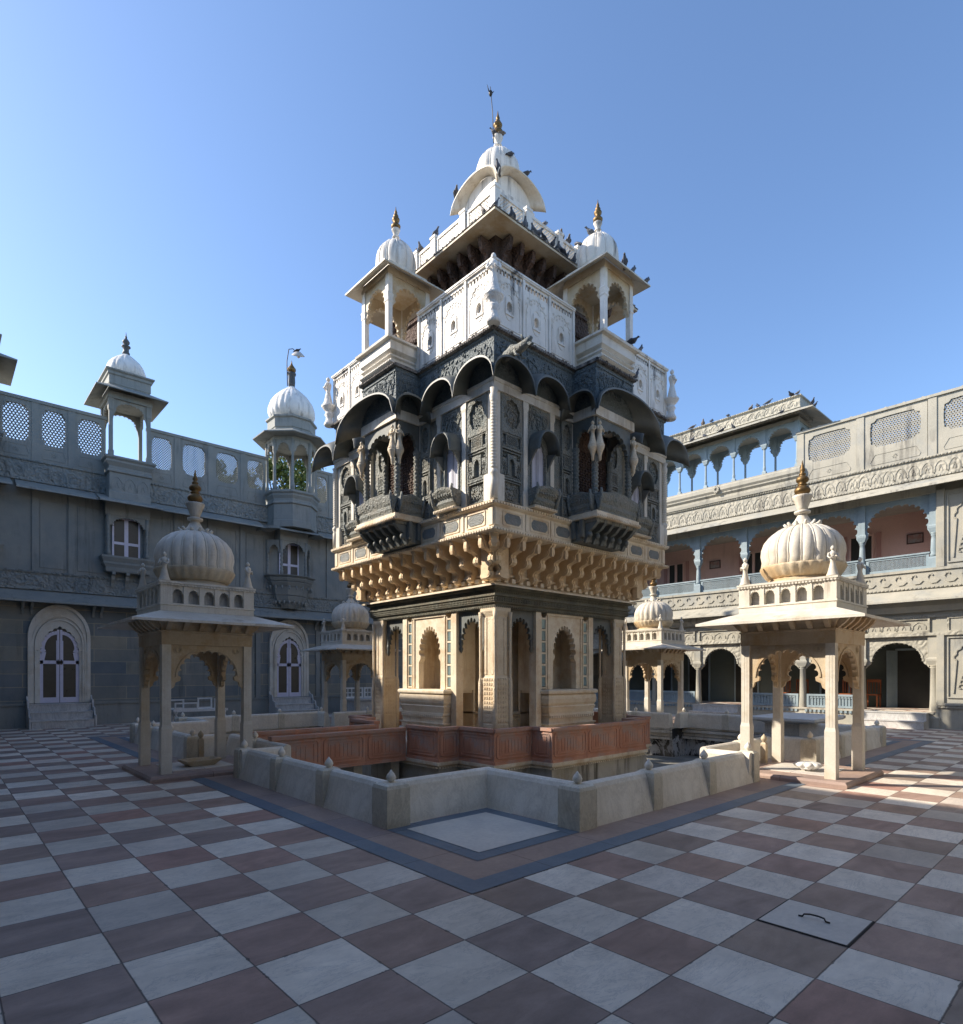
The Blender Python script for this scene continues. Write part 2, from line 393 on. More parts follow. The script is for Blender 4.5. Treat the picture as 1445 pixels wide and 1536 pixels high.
def floor_mat():
    t = NT('chequered marble and sandstone paving')
    sp = t.n('ShaderNodeSeparateXYZ'); t.set(sp.inputs[0], t.co)
    gx = t.ma('DIVIDE', sp.outputs[0], TILE); gy = t.ma('DIVIDE', sp.outputs[1], TILE)
    fx = t.ma('FLOOR', gx); fy = t.ma('FLOOR', gy)
    par = t.ma('ABSOLUTE', t.ma('MODULO', t.ma('ADD', fx, fy), 2.))
    cb = t.n('ShaderNodeCombineXYZ'); t.set(cb.inputs[0], fx); t.set(cb.inputs[1], fy)
    wn = t.n('ShaderNodeTexWhiteNoise', noise_dimensions='3D'); t.set(wn.inputs['Vector'], cb.outputs[0])
    sv = t.n('ShaderNodeSeparateColor'); t.set(sv.inputs[0], wn.outputs['Color'])
    # a different patch of noise in each tile, with each slab's grain turned its own way
    off = t.n('ShaderNodeVectorMath', operation='MULTIPLY_ADD'); t.set(off.inputs[0], wn.outputs['Color']); off.inputs[1].default_value = (40,40,40); t.set(off.inputs[2], t.co)
    mp = t.n('ShaderNodeMapping'); t.set(mp.inputs['Vector'], off.outputs[0]); mp.inputs['Scale'].default_value = (1,2.6,1)
    rc = t.n('ShaderNodeCombineXYZ'); t.set(rc.inputs[2], t.ma('MULTIPLY', sv.outputs[1], 3.1)); t.set(mp.inputs['Rotation'], rc.outputs[0])
    v = mp.outputs[0]
    nb = t.noise(1.3, 7, .62, v, .9); nf = t.noise(14, 6, .7, v)
    white = t.mix(t.ramp(nb, [(.3, 0.), (.7, 1.)]), (.76,.67,.56), (.93,.83,.69))
    white = t.mix(t.ma('MULTIPLY', t.ramp(sv.outputs[0], [(.72, 0.), (.95, .8)]), .8), white, (.52,.44,.38))
    vein = t.ramp(t.noise(1.5, 9, .78, v, .7), [(.485, 0.), (.5, .45), (.515, 0.)])
    white = t.mix(vein, white, (.33,.32,.31))
    brown = t.ramp(sv.outputs[2], [(0., (.44,.29,.23)), (.35, (.36,.27,.225)), (.62, (.45,.28,.215)), (.8, (.38,.285,.22)), (1., (.48,.265,.205))])
    brown = t.mix(.85, brown, t.ramp(nb, [(.25, .62), (.75, 1.35)]), 'MULTIPLY')
    tone = t.ma('ADD', .82, t.ma('MULTIPLY', sv.outputs[1], .3))
    white = t.mix(1., white, tone, 'MULTIPLY')
    ck = t.noise(1.6, 9, .85, v, .8)
    brown = t.mix(t.ramp(ck, [(.496, 0.), (.5, .55), (.504, 0.)]), brown, (.09,.07,.06))
    col = t.mix(par, white, brown)
    col = t.mix(.3, col, t.ramp(nf, [(.25, .75), (.75, 1.22)]), 'MULTIPLY')
    # dirt and grime drifting across slabs
    gr = t.ramp(t.noise(.7, 8, .75), [(.40, 1.), (.68, .62)])
    col = t.mix(.8, col, gr, 'MULTIPLY')
    sc_ = t.ramp(t.noise(5.5, 8, .8, dist=1.5), [(.66, 0.), (.72, .5)])
    col = t.mix(sc_, col, (.10,.085,.08))
    wob = t.ma('MULTIPLY', t.ma('SUBTRACT', t.noise(9, 4, .7), .5), .012)
    def edge(g):
        fr = t.ma('ADD', t.ma('FRACT', g), wob); return t.ma('MINIMUM', fr, t.ma('SUBTRACT', 1., fr))
    e = t.ma('MINIMUM', edge(gx), edge(gy))
    chip = t.ma('MULTIPLY', t.ma('MAXIMUM', t.ma('SUBTRACT', t.noise(6.5, 6, .8, dist=.8), .56), 0.), .13)
    jt = t.ramp(t.ma('SUBTRACT', e, chip), [(.004, 1.), (.011, 0.)])
    col = t.mix(t.ma('MULTIPLY', jt, .85), col, (.055,.042,.035))
    hgt = t.ma('ADD', t.ma('MULTIPLY', nf, .25), t.ma('MULTIPLY', jt, -1.2))
    tl = t.ma('MULTIPLY', sv.outputs[1], .25)
    rough = t.ma('ADD', t.ma('MULTIPLY', nf, .3), t.ma('ADD', .3, tl))
    return t.done(col, rough, t.bump(hgt, .35, .008))
m_floor = floor_mat()
def slabmat(name, c1, c2, L=.55):
    t = NT(name); f = t.noise(1.6, 7, .65, dist=.6); h = t.noise(22, 5, .7)
    bk = t.n('ShaderNodeTexBrick'); bk.offset = 0
    t.set(bk.inputs['Vector'], t.co)
    for k, v in (('Scale',1.),('Mortar Size',.004),('Brick Width',L*1.7),('Row Height',L*1.7),('Bias',0.)): bk.inputs[k].default_value = v
    bk.inputs['Color1'].default_value = (1.12,1.1,1.05,1); bk.inputs['Color2'].default_value = (.85,.88,.95,1); bk.inputs['Mortar'].default_value = (.3,.25,.22,1)
    col = t.mix(t.ramp(f, [(.3, 0.), (.7, 1.)]), c1, c2)
    col = t.mix(.9, col, bk.outputs['Color'], 'MULTIPLY')
    col = t.mix(.4, col, t.ramp(h, [(.25, .7), (.75, 1.25)]), 'MULTIPLY')
    return t.done(col, .55, t.bump(h, .25, .008))
m_blue = slabmat('blue slate border', (.115,.155,.195), (.18,.21,.24))
m_buff = slabmat('pink brown border stone', (.30,.215,.18), (.42,.30,.24))
m_sqwhite = slabmat('pale marble square', (.56,.52,.47), (.70,.65,.57), 3.)
def stained():
    t = NT('lime wall with black algae')
    f = t.noise(2.2, 8, .78, t.map((1,1,.7)), 1.2)
    z = t.n('ShaderNodeSeparateXYZ'); t.set(z.inputs[0], t.co)
    k = t.ma('ADD', f, t.ma('MULTIPLY', t.ma('ABSOLUTE', t.ma('ADD', z.outputs[2], .62)), .35))
    col = t.mix(t.ramp(k, [(.55, 0.), (.60, 1.)]), (.50,.50,.50), (.035,.035,.035))
    col = t.mix(t.ramp(t.noise(1.1, 5, .6), [(.5, 0.), (.7, .5)]), col, (.35,.30,.22))
    return t.done(col, .85, t.bump(f, .3, .02))
m_stain = stained()
m_basin = stone('silted basin floor', (.17,.165,.14), (.36,.34,.29), 1.1, .8, .3, patch=.8, patch_c=(.06,.06,.05))

# ------------------------------------------------------------------ camera, light, world
CAMXY = (-3.0, -3.387, 1.657); YAW = R(47.585)
cam = bpy.data.cameras.new('camera'); co = bpy.data.objects.new('camera', cam); COL.objects.link(co)
co.location = CAMXY; co.rotation_euler = (pi/2, 0, YAW-pi/2)
cam.sensor_fit = 'VERTICAL'; cam.sensor_height = 36.; cam.sensor_width = 36.
cam.lens = 36*900/1536; cam.shift_y = (1012-768)/1536; cam.clip_end = 2000; cam.clip_start = .05
S.camera = co
SUN = Vector((-1., 1.13, .96)).normalized()               # towards the sun
el = math.asin(SUN.z); az = atan2(SUN.x, SUN.y)            # clockwise from +Y
sd = bpy.data.lights.new('sun', 'SUN'); sd.energy = 4.2; sd.angle = R(.5); sd.color = (1., .89, .74)
so = bpy.data.objects.new('sun', sd); COL.objects.link(so); so.rotation_euler = (-SUN).to_track_quat('-Z', 'Y').to_euler()
W = bpy.data.worlds.new('World'); S.world = W; W.use_nodes = True
nt = W.node_tree; bg = nt.nodes['Background']; sk = nt.nodes.new('ShaderNodeTexSky'); sk.sky_type = 'NISHITA'
sk.sun_disc = False; sk.sun_elevation = el; sk.sun_rotation = az; sk.air_density = .95; sk.dust_density = 1.0; sk.ozone_density = 4.2; sk.altitude = 300
nt.links.new(sk.outputs[0], bg.inputs[0]); bg.inputs[1].default_value = .15
S.view_settings.view_transform = 'Standard'; S.view_settings.look = 'None'; S.view_settings.exposure = .92; S.view_settings.gamma = 1
S.view_settings.use_curve_mapping = False
S.cycles.max_bounces = 8; S.cycles.diffuse_bounces = 5

# ------------------------------------------------------------------ the ground
WX, EX, NY, SY = -4.4, 19.7, 20.05, -5.3                 # courtyard walls
lo, hi = .62, 2*M-.62; na, nb_ = 2.12, 2*M-2.12
def in_pool(x, y):
    if not (lo < x < hi and lo < y < hi): return False
    if (x < na or x > nb_) and (y < na or y > nb_): return False
    if (abs(y-M) < 1.3) and (x < 1.35 or x > 2*M-1.35): return False
    if (abs(x-M) < 1.3) and (y < 1.35 or y > 2*M-1.35): return False
    return True
xs = sorted({-6.4, WX, lo, hi, na, nb_, 1.35, 2*M-1.35, M-1.3, M+1.3, EX+3, 22.})
ys = sorted({-7.3, SY, lo, hi, na, nb_, 1.35, 2*M-1.35, M-1.3, M+1.3, NY+3, 23.})
mb = MB()
for x0, x1 in zip(xs, xs[1:]):
    for y0, y1 in zip(ys, ys[1:]):
        if not in_pool((x0+x1)/2, (y0+y1)/2): mb.add([(x0,y0,0),(x1,y0,0),(x1,y1,0),(x0,y1,0)], [(0,1,2,3)])
tag(ob('courtyard_floor', mb, m_floor), 'chequered floor of white marble and brown sandstone slabs', kind='structure')
mb = MB(); mb.add([(-600,-600,-1.6),(600,-600,-1.6),(600,600,-1.6),(-600,600,-1.6)], [(0,1,2,3)])
tag(ob('ground', mb, plain('dry earth', (.22,.17,.11), .9)), 'dry earth beyond the palace', kind='structure')
mb = MB(); mb.add([(lo-.3,lo-.3,-.9),(hi+.3,lo-.3,-.9),(hi+.3,hi+.3,-.9),(lo-.3,hi+.3,-.9)], [(0,1,2,3)])
tag(ob('pool_floor', mb, m_basin), 'silted floor of the nearly dry pool', kind='structure')

def outline(a, n_, p, w):     # pool outline: side a, notch n_, pavilion jog depth p, half width w
    q = []
    for k in range(4):
        c, s = (1,0,-1,0)[k], (0,1,0,-1)[k]
        h = M-a; hn = M-n_; hp = M-p
        for (x, y) in ((-hn,-hn), (-hn,-h), (-w,-h), (-w,-hp), (w,-hp), (w,-h), (hn,-h)):
            q.append((M+x*c-y*s, M+x*s+y*c))
    return q
# borders of coloured stone round the pool
def band(name, o, i, z, m, label):
    """ring between two closed outlines of equal length"""
    mb = MB(); n = len(o)
    mb.add([(x,y,z) for x,y in o]+[(x,y,z) for x,y in i], [(k,(k+1)%n,(k+1)%n+n,k+n) for k in range(n)])
    return tag(ob(name, mb, m), label, kind='structure')
def sqo(h, wj, dj):          # square with a jog outward round each pavilion base
    q = []
    for k in range(4):
        c, s = (1,0,-1,0)[k], (0,1,0,-1)[k]
        for (x, y) in ((-h,-h), (-wj,-h), (-wj,-h-dj), (wj,-h-dj), (wj,-h)):
            q.append((M+x*c-y*s, M+x*s+y*c))
    return q
band('paving_border', sqo(M-.0, 1.5, .0), sqo(M-.215, 1.28, .0), .004, m_blue, 'outer border of blue slate round the pool')
def sq2(h, wj=1.28, dj=0.): return sqo(h, wj, dj)
mb = MB()
for k in range(4):
    c, s = (1,0,-1,0)[k], (0,1,0,-1)[k]
    def P(x, y, z): return (M+x*c-y*s, M+x*s+y*c, z)
    h0, h1 = M-.215, M-.72
    mb.add([P(-h0,-h0,.004), P(h0,-h0,.004), P(h1,-h1,.004), P(-h1,-h1,.004)], [(0,1,2,3)])
tag(ob('paving_strip', mb, m_buff), 'pink brown sandstone strip along the pool parapet', kind='structure')
mbb = MB(); mbw = MB()
for (sx, sy) in ((0,0),(1,0),(0,1),(1,1)):
    def rect(m_, a, b, z):
        x0, x1 = (a, b) if not sx else (2*M-b, 2*M-a); y0, y1 = (a, b) if not sy else (2*M-b, 2*M-a)
        m_.add([(x0,y0,z),(x1,y0,z),(x1,y1,z),(x0,y1,z)], [(0,1,2,3)])
    rect(mbb, .56, 2.06, .008); rect(mbw, .73, 1.88, .012)
tag(ob('corner_border', mbb, m_blue), 'blue slate surround in the corner recesses of the pool parapet', kind='structure')
tag(ob('corner_slab', mbw, m_sqwhite), 'pale marble squares inside the blue corner surrounds', kind='structure')
# retaining wall below the parapet
o_ = outline(lo+.06, na+.06, 1.35+.06, 1.3+.02)
mb = MB(); n = len(o_)
mb.add([(x,y,-.95) for x,y in o_]+[(x,y,-.02) for x,y in o_], [((k+1)%n,k,k+n,(k+1)%n+n) for k in range(n)])
tag(ob('pool_wall', mb, m_stain), 'black and white stained lime wall round the inside of the pool', kind='structure')
mb = MB()
for (off, z0, z1) in ((.16,-.06,.02), (.22,-.16,-.075), (.15,-.27,-.175), (.2,-.36,-.285)):
    o1 = outline(lo+off, na+off, 1.35+off, 1.3-.0+off*0+.0)
    for k in range(n):
        (x0,y0),(x1,y1) = o1[k], o1[(k+1)%n]; (a0,b0),(a1,b1) = o_[k], o_[(k+1)%n]
        mb.add([(x0,y0,z0),(x1,y1,z0),(x1,y1,z1),(x0,y0,z1),(a0,b0,z0),(a1,b1,z0),(a1,b1,z1),(a0,b0,z1)], [(1,0,3,2),(0,1,5,4),(3,7,6,2)])
tag(ob('pool_ledge', mb, m_marble), 'stepped marble mouldings under the parapet inside the pool', kind='structure')

# ------------------------------------------------------------------ marble parapet round the pool
def onion(mb, z, r=.05, cx=0, cy=0):
    return mb.lathe([(r*.55,z),(r*.5,z+r*.35),(r*.95,z+r*.8),(r*1.1,z+r*1.35),(r*.85,z+r*2),(r*.4,z+r*2.5),(.004,z+r*3)], cx, cy, 12)
def parapet_panel(L):
    """panel along +x from 0 to L, outer (battered) face at -y, height .47"""
    pr = [(-.02,0.),(.05,.30),(.075,.40),(.10,.445),(.14,.465),(.18,.465),(.215,.44),(.225,.40),(.225,0.)]
    return MB().slabx(pr, 0, L)
def post_mesh():
    mb = MB(); mb.loft([(.10,.14,0),(.095,.135,.40),(.085,.125,.45),(.05,.09,.475)], 0, .11)
    return mb
pw = thing('parapet_wall', 'low white marble parapet of battered panels and onion topped posts round the pool', 'low wall', (M,M,0))
PM = post_mesh().mesh('post', m_post)
PMC = MB().loft([(.15,.15,0),(.15,.15,.42),(.135,.135,.455),(.09,.09,.475)], 0, .11).mesh('post', m_post); OM = onion(MB(), .46).mesh('finial', m_par); PANELS = {}
def add_run(p, q, posts=True, first=True, last=True, dz=0., corner=0):
    (x0,y0),(x1,y1) = p, q; L = hypot(x1-x0, y1-y0); a = atan2(y1-y0, x1-x0)
    n = max(1, round(L/1.42)); d = L/n
    for i in range(n):
        g = .006
        key = round(d-2*g-.002, 3)
        if key not in PANELS: PANELS[key] = parapet_panel(key).mesh('panel', m_par)
        t = i*d+g+.001; ob('panel', PANELS[key], m_par, pw, (x0+cos(a)*t-M, y0+sin(a)*t-M, dz), a)
    for i in range(n+1):
        if (i == 0 and not first) or (i == n and not last): continue
        t = i*d; po = ob('post', PMC if corner and i in (0,n) and (corner > 0) == (i == n) else PM, m_par, pw, (x0+cos(a)*t-M-sin(a)*.003, y0+sin(a)*t-M, 0.003), a)
        ob('finial', OM, m_par, po, (0,.11,0))
hA = M-.6; hN = M-2.12; hP = M-1.30; wP = 1.28
for k in range(4):
    c, s = (1,0,-1,0)[k], (0,1,0,-1)[k]
    def P(x, y): return (M+x*c-y*s, M+x*s+y*c)
    add_run(P(-hN,-hN+.20), P(-hN-.0,-hA+.0), first=False, last=False, dz=-.003)
    add_run(P(-hN+.03,-hA), P(-wP-.03,-hA), corner=-1)
    add_run(P(-wP,-hA), P(-wP,-hP), first=False, last=False)
    add_run(P(-wP,-hP), P(wP,-hP), first=False, last=False)
    add_run(P(wP,-hP), P(wP,-hA), first=False, last=False)
    add_run(P(wP+.03,-hA), P(hN-.03,-hA), corner=1)
    add_run(P(hN,-hA), P(hN,-hN+.20), first=False, last=False)

# ------------------------------------------------------------------ small figures
def figure(h=1.):
    """robed figure with folded hands, height h"""
    mb = MB()
    mb.lathe([(.0,0),(.215,0),(.21,.025),(.165,.12),(.125,.27),(.09,.42),(.075,.5),(.09,.58),(.115,.68),(.125,.75),(.09,.81),(.04,.84),(.042,.87),(.0,.88)], n=14, lobes=14, amp=.06)
    mb.ball((0,0,.93), .068, 12, 8, 1, 1, 1.15); mb.lathe([(.05,.97),(.04,1.),(.002,1.03)], n=10)
    for s in (-1, 1): mb.tube([(s*.125,0,.77),(s*.17,-.03,.66),(s*.15,-.10,.58),(s*.03,-.15,.66)], [.038,.034,.03,.024], 8)
    return mb.shift(sc=h)
FIG = figure(.45)

# ------------------------------------------------------------------ marble pavilions (four)
def dome_prof(r, z0, h, lip=.86):
    P = [(lip,0),(lip+.06,.06),(.97,.18),(1.,.32),(.985,.46),(.92,.62),(.79,.77),(.60,.89),(.36,.97),(.14,1.)]
    return [(r*a, z0+h*b) for a, b in P]
def finial_white(mb, z, s=1., cx=0, cy=0):
    mb.lathe([(.20*s,z-.01*s),(.19*s,z+.03*s),(.12*s,z+.12*s),(.075*s,z+.2*s),(.07*s,z+.23*s)], cx, cy, 32, 16, .12)
    mb.lathe([(.07*s,z+.22*s),(.12*s,z+.235*s),(.125*s,z+.27*s),(.07*s,z+.29*s)], cx, cy, 20)
    mb.lathe([(.07*s,z+.285*s),(.085*s,z+.33*s),(.12*s,z+.43*s),(.15*s,z+.50*s),(.155*s,z+.53*s),(.10*s,z+.535*s)], cx, cy, 40, 20, .1)
    for k in range(12):
        t = 2*pi*k/12; c, q = cos(t), sin(t)
        mb.tube([(cx+c*.17*s,cy+q*.17*s,z), (cx+c*.24*s,cy+q*.24*s,z+.025*s), (cx+c*.28*s,cy+q*.28*s,z+.07*s)], [.035*s,.03*s,.02*s], 6)
    return mb
def finial_brass(mb, z, s=1., cx=0, cy=0):
    P = [(.05,0),(.06,.02),(.115,.06),(.125,.10),(.10,.15),(.05,.18),(.075,.19),(.075,.2),(.045,.21),(.09,.245),(.10,.28),(.08,.32),(.04,.345),(.055,.36),(.055,.37),(.025,.40),(.045,.43),(.03,.47),(.018,.52),(.004,.6)]
    return mb.lathe([(a*s, z+b*s) for a, b in P], cx, cy, 16)
def make_pavilion():
    T = thing('marble_pavilion', 'x', 'pavilion')
    mb = MB(); mb.sq([(.93,0),(.93,.05),(.90,.085),(.0,.085)]); ob('plinth', mb, m_buff, T)
    mb = MB(); mb.sq([(.5,.08),(.5,.095)]); ob('floor_slab', mb, m_sqwhite, T)
    cm = MB(); cm.sq([(.078,.08),(.078,.80),(.070,.84),(.066,.86),(.066,2.14)])
    for s in (-1,1): cm.box(s*.02-.008, s*.02+.008, -.0685, -.06, .86, 2.1)
    for s in (-1,1): cm.box(-.0685, -.06, s*.02-.008, s*.02+.008, .86, 2.1)
    cm = cm.mesh('column', m_marble)
    for sx in (-1,1):
        for sy in (-1,1): ob('column', cm, m_marble, T, (sx*.64, sy*.64, 0))
    # cusped arch screens
    a = MB()
    a.arch(-.575, .575, 1.62, 2.14, .47, .43, -.03, .03, 11, .10)
    pts = [( .49*cos(t), 1.62+.455*sin(t)) for t in [pi*i/20 for i in range(21)]]
    a.path(pts, .028, -.045, .045)
    for s in (-1,1):
        a.slaby([(s*.575,1.62),(s*.42,1.62),(s*.43,1.56),(s*.50,1.53),(s*.52,1.46),(s*.575,1.42)][::s], -.03, .03)
        for rr, dd in ((.06,.036),(.035,.045)):
            for i in range(14):
                t = 2*pi*i/14; a.bar((s*.46+rr*cos(t), 2.05+rr*sin(t)), (s*.46+rr*cos(t+.45), 2.05+rr*sin(t+.45)), .012, -dd, -.02)
    am = a.mesh('arch_screen', m_gold_m)
    for k in range(4): ob('arch_screen', am, m_marble, T, (sin(k*pi/2)*.64, -cos(k*pi/2)*.64, 0), k*pi/2)
    mb = MB(); mb.sq([(.715,2.135),(.715,2.33),(.73,2.335),(.73,2.36),(.60,2.36)])
    for k in range(4):
        for i in range(6):
            u = -.62+i*.248; b = MB().slabx([(-.72,2.36),(-.80,2.42),(-.86,2.48),(-.90,2.55),(-.70,2.58)], u-.035, u+.035); mb.join(b, rz=k*pi/2)
    mb.sq([(.70,2.355),(.72,2.45),(.80,2.56)])
    ob('beam', mb, m_gold_m, T)
    mb = MB(); mb._eave(.74,.74,2.665,1.24,1.24,2.50,.04,0,0); ob('eave', mb, m_marble, T)
    # box of little arches
    mb = MB(); mb.sq([(.72,2.60),(.735,2.63),(.735,2.76),(.75,2.765),(.75,2.79),(.70,2.79),(.70,2.80)])
    mb.sq([(.70,2.79),(.70,3.08)]) if False else None
    mb.sq([(.66,3.075),(.745,3.075),(.745,3.10),(.76,3.11),(.76,3.14),(.70,3.15)])
    mb.ring_dentils(.75, 3.076, 3.10, .012, .05)
    for k in range(4):
        b = MB()
        b.box(.60, .735, -.735, -.60, 2.79, 3.075)
        for i in range(5):
            uc = -.48+i*.24
            b.arch(uc-.085, uc+.085, 2.95, 3.075, .072, .075, -.72, -.66, 7, .16)
            if i < 4: b.box(uc+.084, uc+.156, -.735, -.645, 2.79, 3.075)
        for s in (-1,1): b.box(s*.56, s*.601, -.734, -.645, 2.79, 3.075)
        mb.join(b, rz=k*pi/2)
    bx = ob('balustrade', mb, m_marble, T)
    mb = MB().sq([(.60,2.78),(.60,3.12)]); ob('inner_drum', mb, m_steps, T)
    mb = MB().lathe([(.60,3.13),(.60,3.17),(.52,3.20),(.50,3.25)], n=32)
    mb.lathe([(.52,3.24),(.56,3.27),(.62,3.36),(.645,3.42),(.64,3.45),(.58,3.46)], n=112, lobes=28, amp=.035)
    ob('petal_collar', mb, m_gold_m, T)
    mb = MB().lathe([(r, z) for r, z in dome_prof(.635, 3.42, .72, .93)], n=160, lobes=20, amp=.075)
    for k in range(20):
        t = 2*pi*k/20; pts = []
        for r, z in dome_prof(.635, 3.42, .72, .93)[:-1]: pts.append((r*.955*cos(t), r*.955*sin(t), z))
        mb.tube(pts, .013, 5)
    ob('dome', mb, m_marble, T)
    ob('neck', finial_white(MB(), 4.10, 1.), m_marble, T)
    ob('finial', finial_brass(MB(), 4.62, 1.), m_brass, T)
    fm = FIG.mesh('statuette', m_marble)
    for i, (sx, sy) in enumerate(((-1,-1),(1,-1),(1,1),(-1,1))): ob('statuette', fm, m_marble, T, (sx*.66, sy*.66, 3.145), atan2(sx, -sy)*1.)
    return T
m_gold_m = stone('stained cream marble', (.50,.40,.27), (.60,.51,.37), 2.2, .6, .2, patch=.5, patch_c=(.42,.25,.09), streak=.4, streak_c=(.3,.15,.05))
pv = make_pavilion(); G = 'marble pavilions in the middle of each side of the pool'
pv['group'] = G; pv.location = (.36, M, 0)
pv['label'] = 'shaded domed marble pavilion nearest on the left, with a stone trough inside'
for loc, lab in (((M,.38,0), 'sunlit domed marble pavilion nearest on the right, with a carved marble block inside'),
                 ((M-.02,2*M-.36,0), 'small domed marble pavilion behind the tower on the left, in front of the grey wing'),
                 ((2*M-.36,M,0), 'small domed marble pavilion behind the tower on the right, in front of the arcade')):
    c = copy_tree(pv, loc); c['label'] = lab

mb = MB(); mb.loft([(.19,.13,.095),(.30,.20,.19),(.30,.20,.205),(.26,.165,.205),(.17,.11,.13),(.0,.0,.13)])
o = ob('stone_trough', mb, m_gold_m, loc=(.40,7.55,0)); tag(o, 'shallow flaring stone trough on the floor of the left pavilion', 'trough'); o.rotation_euler.z = .1
mb = MB(); mb.lathe([(.10,0),(.13,.03),(.20,.07),(.22,.10),(.17,.13),(.10,.14)], n=64, lobes=8, amp=.3); mb.loft([(.16,.05,.04),(.17,.055,.12)])
tag(ob('carved_block', mb, m_domewhite, loc=(7.55,.25,.095)), 'white carved marble block lying on the floor of the right pavilion', 'stone block')
mb = MB(); mb.loft([(.045,.045,0),(.045,.045,.42),(.03,.03,.45)]); onion(mb, .45, .05)
tag(ob('marble_bollard', mb, m_gold_m, loc=(7.95,1.12,.0)), 'slim marble post with ball top by the back of the right pavilion', 'bollard')
tag(ob('stone_bollard', mb, m_gold_m, loc=(.75,8.62,.0)), 'slim marble post with ball top by the back of the left pavilion', 'bollard')
# inspection cover
mb = MB().box(0,.53,0,.53,-.003,.003); cv = ob('inspection_cover', mb, m_sqwhite, loc=(1.65-TILE*0+.01-.0, -2.19, .004))
cv.location = (2*TILE+.01, -4*TILE+.01, .004)
tag(cv, 'loose pale slab with an iron lifting handle, set in the chequered floor', 'floor cover')
mb = MB(); 
x0, x1, y0, y1 = -.01,.54,-.01,.54
for (a,b,c,d) in ((x0,x1,y0-.001,y0+.009),(x0,x1,y1-.009,y1+.001),(x0-.001,x0+.009,y0+.01,y1-.01),(x1-.009,x1+.001,y0+.01,y1-.01)): mb.box(a,b,c,d,-.001,.0015)
ob('rim_gap', mb, m_dark, cv)
mb = MB().tube([(.275,.18,.008),(.272,.205,.010),(.272,.215,.028),(.268,.25,.034),(.262,.30,.034),(.26,.335,.026),(.26,.345,.010),(.256,.37,.008)], .006, 6); ob('handle', mb, m_iron, cv)

# ================================================================== the central tower
T = thing('water_pavilion', 'tall carved marble and slate tower with domed kiosks standing in the middle of the pool', 'tower', (M,M,0))
def fp(name, mb, m, ks=(0,1,2,3), parent=None, kidsof=None):
    me = mb.mesh(name, m)
    return [ob(name, me, m, parent or T, rz=-k*pi/2) for k in ks]
def plan(c0, cp, hw, gap=None):
    q = []
    for k in range(4):
        c, s = (1,0,-1,0)[k], (0,1,0,-1)[k]
        for (x, y) in ((-c0,-c0),(-hw,-c0),(-hw,-cp),(hw,-cp),(hw,-c0)): q.append((x*c-y*s, x*s+y*c))
    return q
mb = MB().prism(plan(2.66,3.21,1.61), -.92, .22); ob('plinth', mb, stone('patched lime plinth', (.42,.40,.35), (.55,.52,.46), 1.3, .8, .3, streak=.9, streak_c=(.09,.08,.06), patch=.6, patch_c=(.33,.27,.17)), T)
mb = MB().prism(plan(2.70,3.25,1.65), -.19, -.16).prism(plan(2.75,3.30,1.70), -.155, -.09)
pl = plan(2.70,3.25,1.65)
for (x0,y0),(x1,y1) in zip(pl, pl[1:]+pl[:1]):
    L = hypot(x1-x0,y1-y0); a = atan2(y1-y0,x1-x0); b = MB().dentils(0, L, -.225, -.19, -.03, .01, .07); mb.join(b, x0, y0, 0, a)
ob('plinth_moulding', mb, m_gold, T)
def red_panel(L):
    mb = MB().box(.002, L-.002, .0, .10, -.09, .57).box(0, L, -.03, .13, .535, .60).box(0, L, -.018, .01, -.09, -.03)
    for u0 in ((.06,) if L < 1.6 else (.06,)):
        u1 = L-.06
        mb.path([(u0+.04,.03),(u1-.04,.03),(u1,.07),(u1,.44),(u1-.04,.48),(u0+.04,.48),(u0,.44),(u0,.07),(u0+.04,.03)], .022, -.016, .01)
        mb.path([(u0+.09,.09),(u1-.09,.09),(u1-.09,.42),(u0+.09,.42),(u0+.09,.09)], .012, -.01, .01)
        k = int((L-.4)/.09)
        for i in range(k): mb.box(u0+.14+i*.09, u0+.165+i*.09, -.008, .01, .13, .38)
    return mb
RP = {}
def red_run(x0,y0,x1,y1, parent=T, z=0):
    L = hypot(x1-x0,y1-y0); a = atan2(y1-y0,x1-x0); n = max(1, round(L/1.15)); d = round(L/n, 3)
    for i in range(n):
        if d not in RP: RP[d] = red_panel(d).mesh('parapet_panel', m_red)
        ob('parapet_panel', RP[d], m_red, parent, (x0+cos(a)*d*i, y0+sin(a)*d*i, z), a)
for k in range(4):
    c, s = (1,0,-1,0)[k], (0,1,0,-1)[k]
    def P(x, y): return (x*c-y*s, x*s+y*c)
    for a, b in (((-2.72,-2.72),(-1.67,-2.72)), ((-1.67,-2.72),(-1.67,-3.27)), ((-1.67,-3.27),(1.67,-3.27)), ((1.67,-3.27),(1.67,-2.72)), ((1.67,-2.72),(2.72,-2.72))):
        if k == 3 and a == (-1.67,-3.27):
            red_run(*P(-1.67,-3.27), *P(-.62,-3.27)); red_run(*P(.62,-3.27), *P(1.67,-3.27)); continue
        red_run(*P(*a), *P(*b))
# bridge of red sandstone to the left pavilion
B = thing('stone_bridge', 'narrow red sandstone bridge with panelled sides leading from the left pavilion to the tower', 'bridge', (2.9,M,0))
mb = MB().box(-1.55,1.48,-.60,.60,-.12,.10).box(-1.55,1.48,-.5,.5,.10,.125)
for i in range(4): mb.box(-1.45+i*.9,-1.25+i*.9,-.4,.4,-.9,-.12)
ob('deck', mb, m_marble, B)
red_run(-1.45,-.62,1.47,-.62,B,-.06); red_run(1.47,.62,-1.45,.62,B,-.06)

